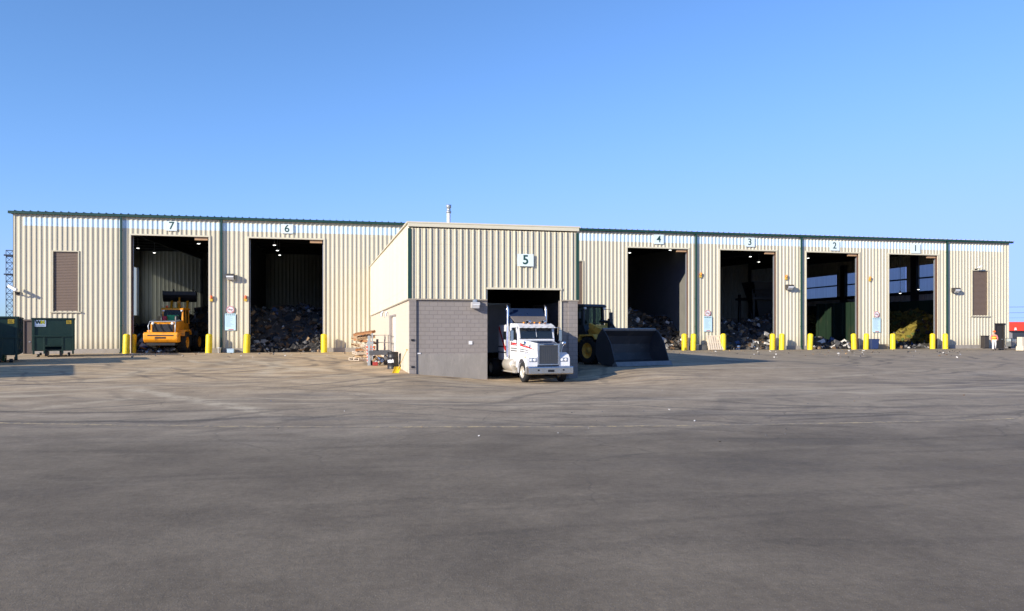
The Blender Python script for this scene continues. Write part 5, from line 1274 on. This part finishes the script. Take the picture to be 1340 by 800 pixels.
mb = MB(); mb.box((-.4, -.25, .9), (.4, .25, 1.2)); mb.build('fuel_tank', paint('tank_grey', (.32, .36, .35), .5), t, .05)
for s in (-1, 1):
    mb = MB(); mb.lathe([(0, s*.32), (.2, s*.32), (.22, s*.36), (.2, s*.42), (0, s*.42)], (.35, 0, .22), 'y', 16); mb.build('wheel', BLACK, t)
# red canopied building far behind
rr = ray(1321.5, 434); dd = 150/1.0; bx, by = rr[0]*dd, rr[1]*dd
t = thing('red_canopy_store', 'low far building with a red canopy band beyond the yard', 'building', (bx, by, 0), -TH)
mb = MB(); mb.box((.6, .8, 0), (42, 14, 3.2)); mb.build('wall', paint('far_wall', (.22, .22, .24), .8), t)
mb = MB(); mb.box((1.0, .74, .6), (41, .79, 1.9)); mb.build('window', glass_mat('far_glass', (.03, .035, .05)), t)
mb = MB(); mb.prism([(.0, 2.15), (.0, 3.5), (.5, 3.85), (14.5, 3.9), (14.5, 2.15)], 0, 43, 'x'); mb.build('canopy', paint('canopy_red', (.78, .055, .03), .5), t)
mb = MB()
for k in range(14): mb.prism([(1.05+2.1*k-.22, 2.25), (1.05+2.1*k+.22, 2.25), (1.05+2.1*k+.12, 2.75), (1.05+2.1*k-.12, 2.75)], -.12, -.01)
mb.split('canopy_lamp', WHITE, t)
# lattice mast, far left
r_ = ray(12.5, 434); dd = 135; tx, ty = r_[0]*dd, r_[1]*dd
t = thing('lattice_mast', 'grey blue lattice mast rising behind the dumpsters', 'mast', (tx, ty, 0), R(20))
mb = MB(); Ht, w = EYE + 106*dd/F, .52
zs = frange(0, Ht, 1.05)
for sx in (-w, w):
    for sy in (-w, w): mb.tube([(sx, sy, 0), (sx, sy, Ht)], .07, 6)
for i, (z0, z1) in enumerate(zip(zs, zs[1:])):
    for (ax, ay), (bx_, by_) in (((-w,-w),(w,-w)), ((w,-w),(w,w)), ((w,w),(-w,w)), ((-w,w),(-w,-w))):
        mb.tube([(ax, ay, z0 if i % 2 else z1), (bx_, by_, z1 if i % 2 else z0)], .045, 5); mb.tube([(ax, ay, z1), (bx_, by_, z1)], .04, 5)
mb.build('lattice', paint('mast_blue', (.10, .14, .19), .6), t)
for z in (Ht-.9, Ht-4.2):
    mb = MB(); mb.box((-.85, -.85, z), (.95, .85, z+.14)); mb.box((.75, -.1, z-.3), (1.0, .1, z+.5)); mb.build('platform', paint('mast_blue2', (.09, .12, .17), .6), t)
# power lines past the far corner, on two poles outside the picture
poles = []
for (qx, qy, lb) in ((70, 165, 'wooden power pole standing hidden behind the hall'), (185, 140, 'wooden power pole standing beyond the red canopy building')):
    t = thing('power_pole', lb, 'pole', (qx, qy, 0)); mb = MB(); mb.tube([(0, 0, 0), (0, 0, 8.6)], [.16, .11], 8); mb.build('pole', paint('pole_wood', (.16, .11, .07), .9), t)
    mb = MB(); mb.box((-.06, -1.2, 7.9), (.06, 1.2, 8.02)); mb.box((-.06, -1.0, 6.6), (.06, 1.0, 6.72)); mb.build('crossarm', paint('pole_wood2', (.14, .10, .065), .9), t); poles.append((qx, qy))
for i, (yo, z) in enumerate(((-1.1, 8.06), (1.1, 8.06), (-.9, 6.76), (.9, 6.76), (0, 5.6))):
    pts = []
    for k in range(13):
        q = k/12; pts.append((poles[0][0]+(poles[1][0]-poles[0][0])*q, poles[0][1]+(poles[1][1]-poles[0][1])*q + yo, z - 1.0*4*q*(1-q)*.6))
    mb = MB(); mb.tube(pts, .018, 5); o = mb.build('power_line', STEEL)
    tag(o, 'thin power line strung across the sky past the hall corner', 'power line', 'power lines past the hall corner')

# ================= CAMERA, LIGHT, WORLD =================
cam = bpy.data.cameras.new('camera'); co = bpy.data.objects.new('camera', cam); COL.objects.link(co)
co.location = (0, 0, EYE); co.rotation_euler = (R(90), 0, -TH)
cam.sensor_width = 36; cam.lens = F/1340*36; cam.shift_y = 34/1340; cam.clip_end = 8000; cam.clip_start = .1
S.camera = co
SUN = Vector((-17.1, -10.1, 7.15)).normalized()
el = math.asin(SUN.z); az = math.atan2(SUN.x, SUN.y)
sl = bpy.data.lights.new('sun', 'SUN'); sl.energy = 4.5; sl.angle = R(.5); sl.color = (1, .90, .74)
so = bpy.data.objects.new('sun', sl); COL.objects.link(so); so.rotation_euler = SUN.to_track_quat('Z', 'Y').to_euler(); so.location = (-60, -40, 60)
w = bpy.data.worlds.new('World'); S.world = w; w.use_nodes = True; nt = w.node_tree
sk = nt.nodes.new('ShaderNodeTexSky'); sk.sky_type = 'NISHITA'; sk.sun_disc = False; sk.sun_elevation = el; sk.sun_rotation = az % (2*math.pi)
sk.altitude = 200; sk.air_density = 1.0; sk.dust_density = 0.2; sk.ozone_density = 5.0
tint = nt.nodes.new('ShaderNodeMix'); tint.data_type = 'RGBA'; tint.blend_type = 'MULTIPLY'; tint.inputs[0].default_value = 1; tint.inputs[7].default_value = (.86, .95, 1.06, 1)
bg = nt.nodes['Background']; bg.inputs[1].default_value = .135; nt.links.new(sk.outputs[0], tint.inputs[6]); sc_ = nt.nodes.new('ShaderNodeSeparateColor'); cc_ = nt.nodes.new('ShaderNodeCombineColor'); nt.links.new(tint.outputs[2], sc_.inputs[0])
for i, lim in ((0, 2.15), (1, 3.35)):
    k = mth(nt, 'POWER', mth(nt, 'ADD', mth(nt, 'POWER', mth(nt, 'DIVIDE', sc_.outputs[i], lim), 4.0), 1.0), -.25)
    nt.links.new(mth(nt, 'MULTIPLY', sc_.outputs[i], k), cc_.inputs[i])
nt.links.new(sc_.outputs[2], cc_.inputs[2]); nt.links.new(cc_.outputs[0], bg.inputs[0])
vs_ = S.view_settings; vs_.view_transform = 'Standard'; vs_.look = 'None'; vs_.exposure = 0.7; vs_.gamma = 1; vs_.use_curve_mapping = False
S.cycles.max_bounces = 8; S.cycles.diffuse_bounces = 4; S.cycles.use_denoising = True
S.cycles.sample_clamp_indirect = 6
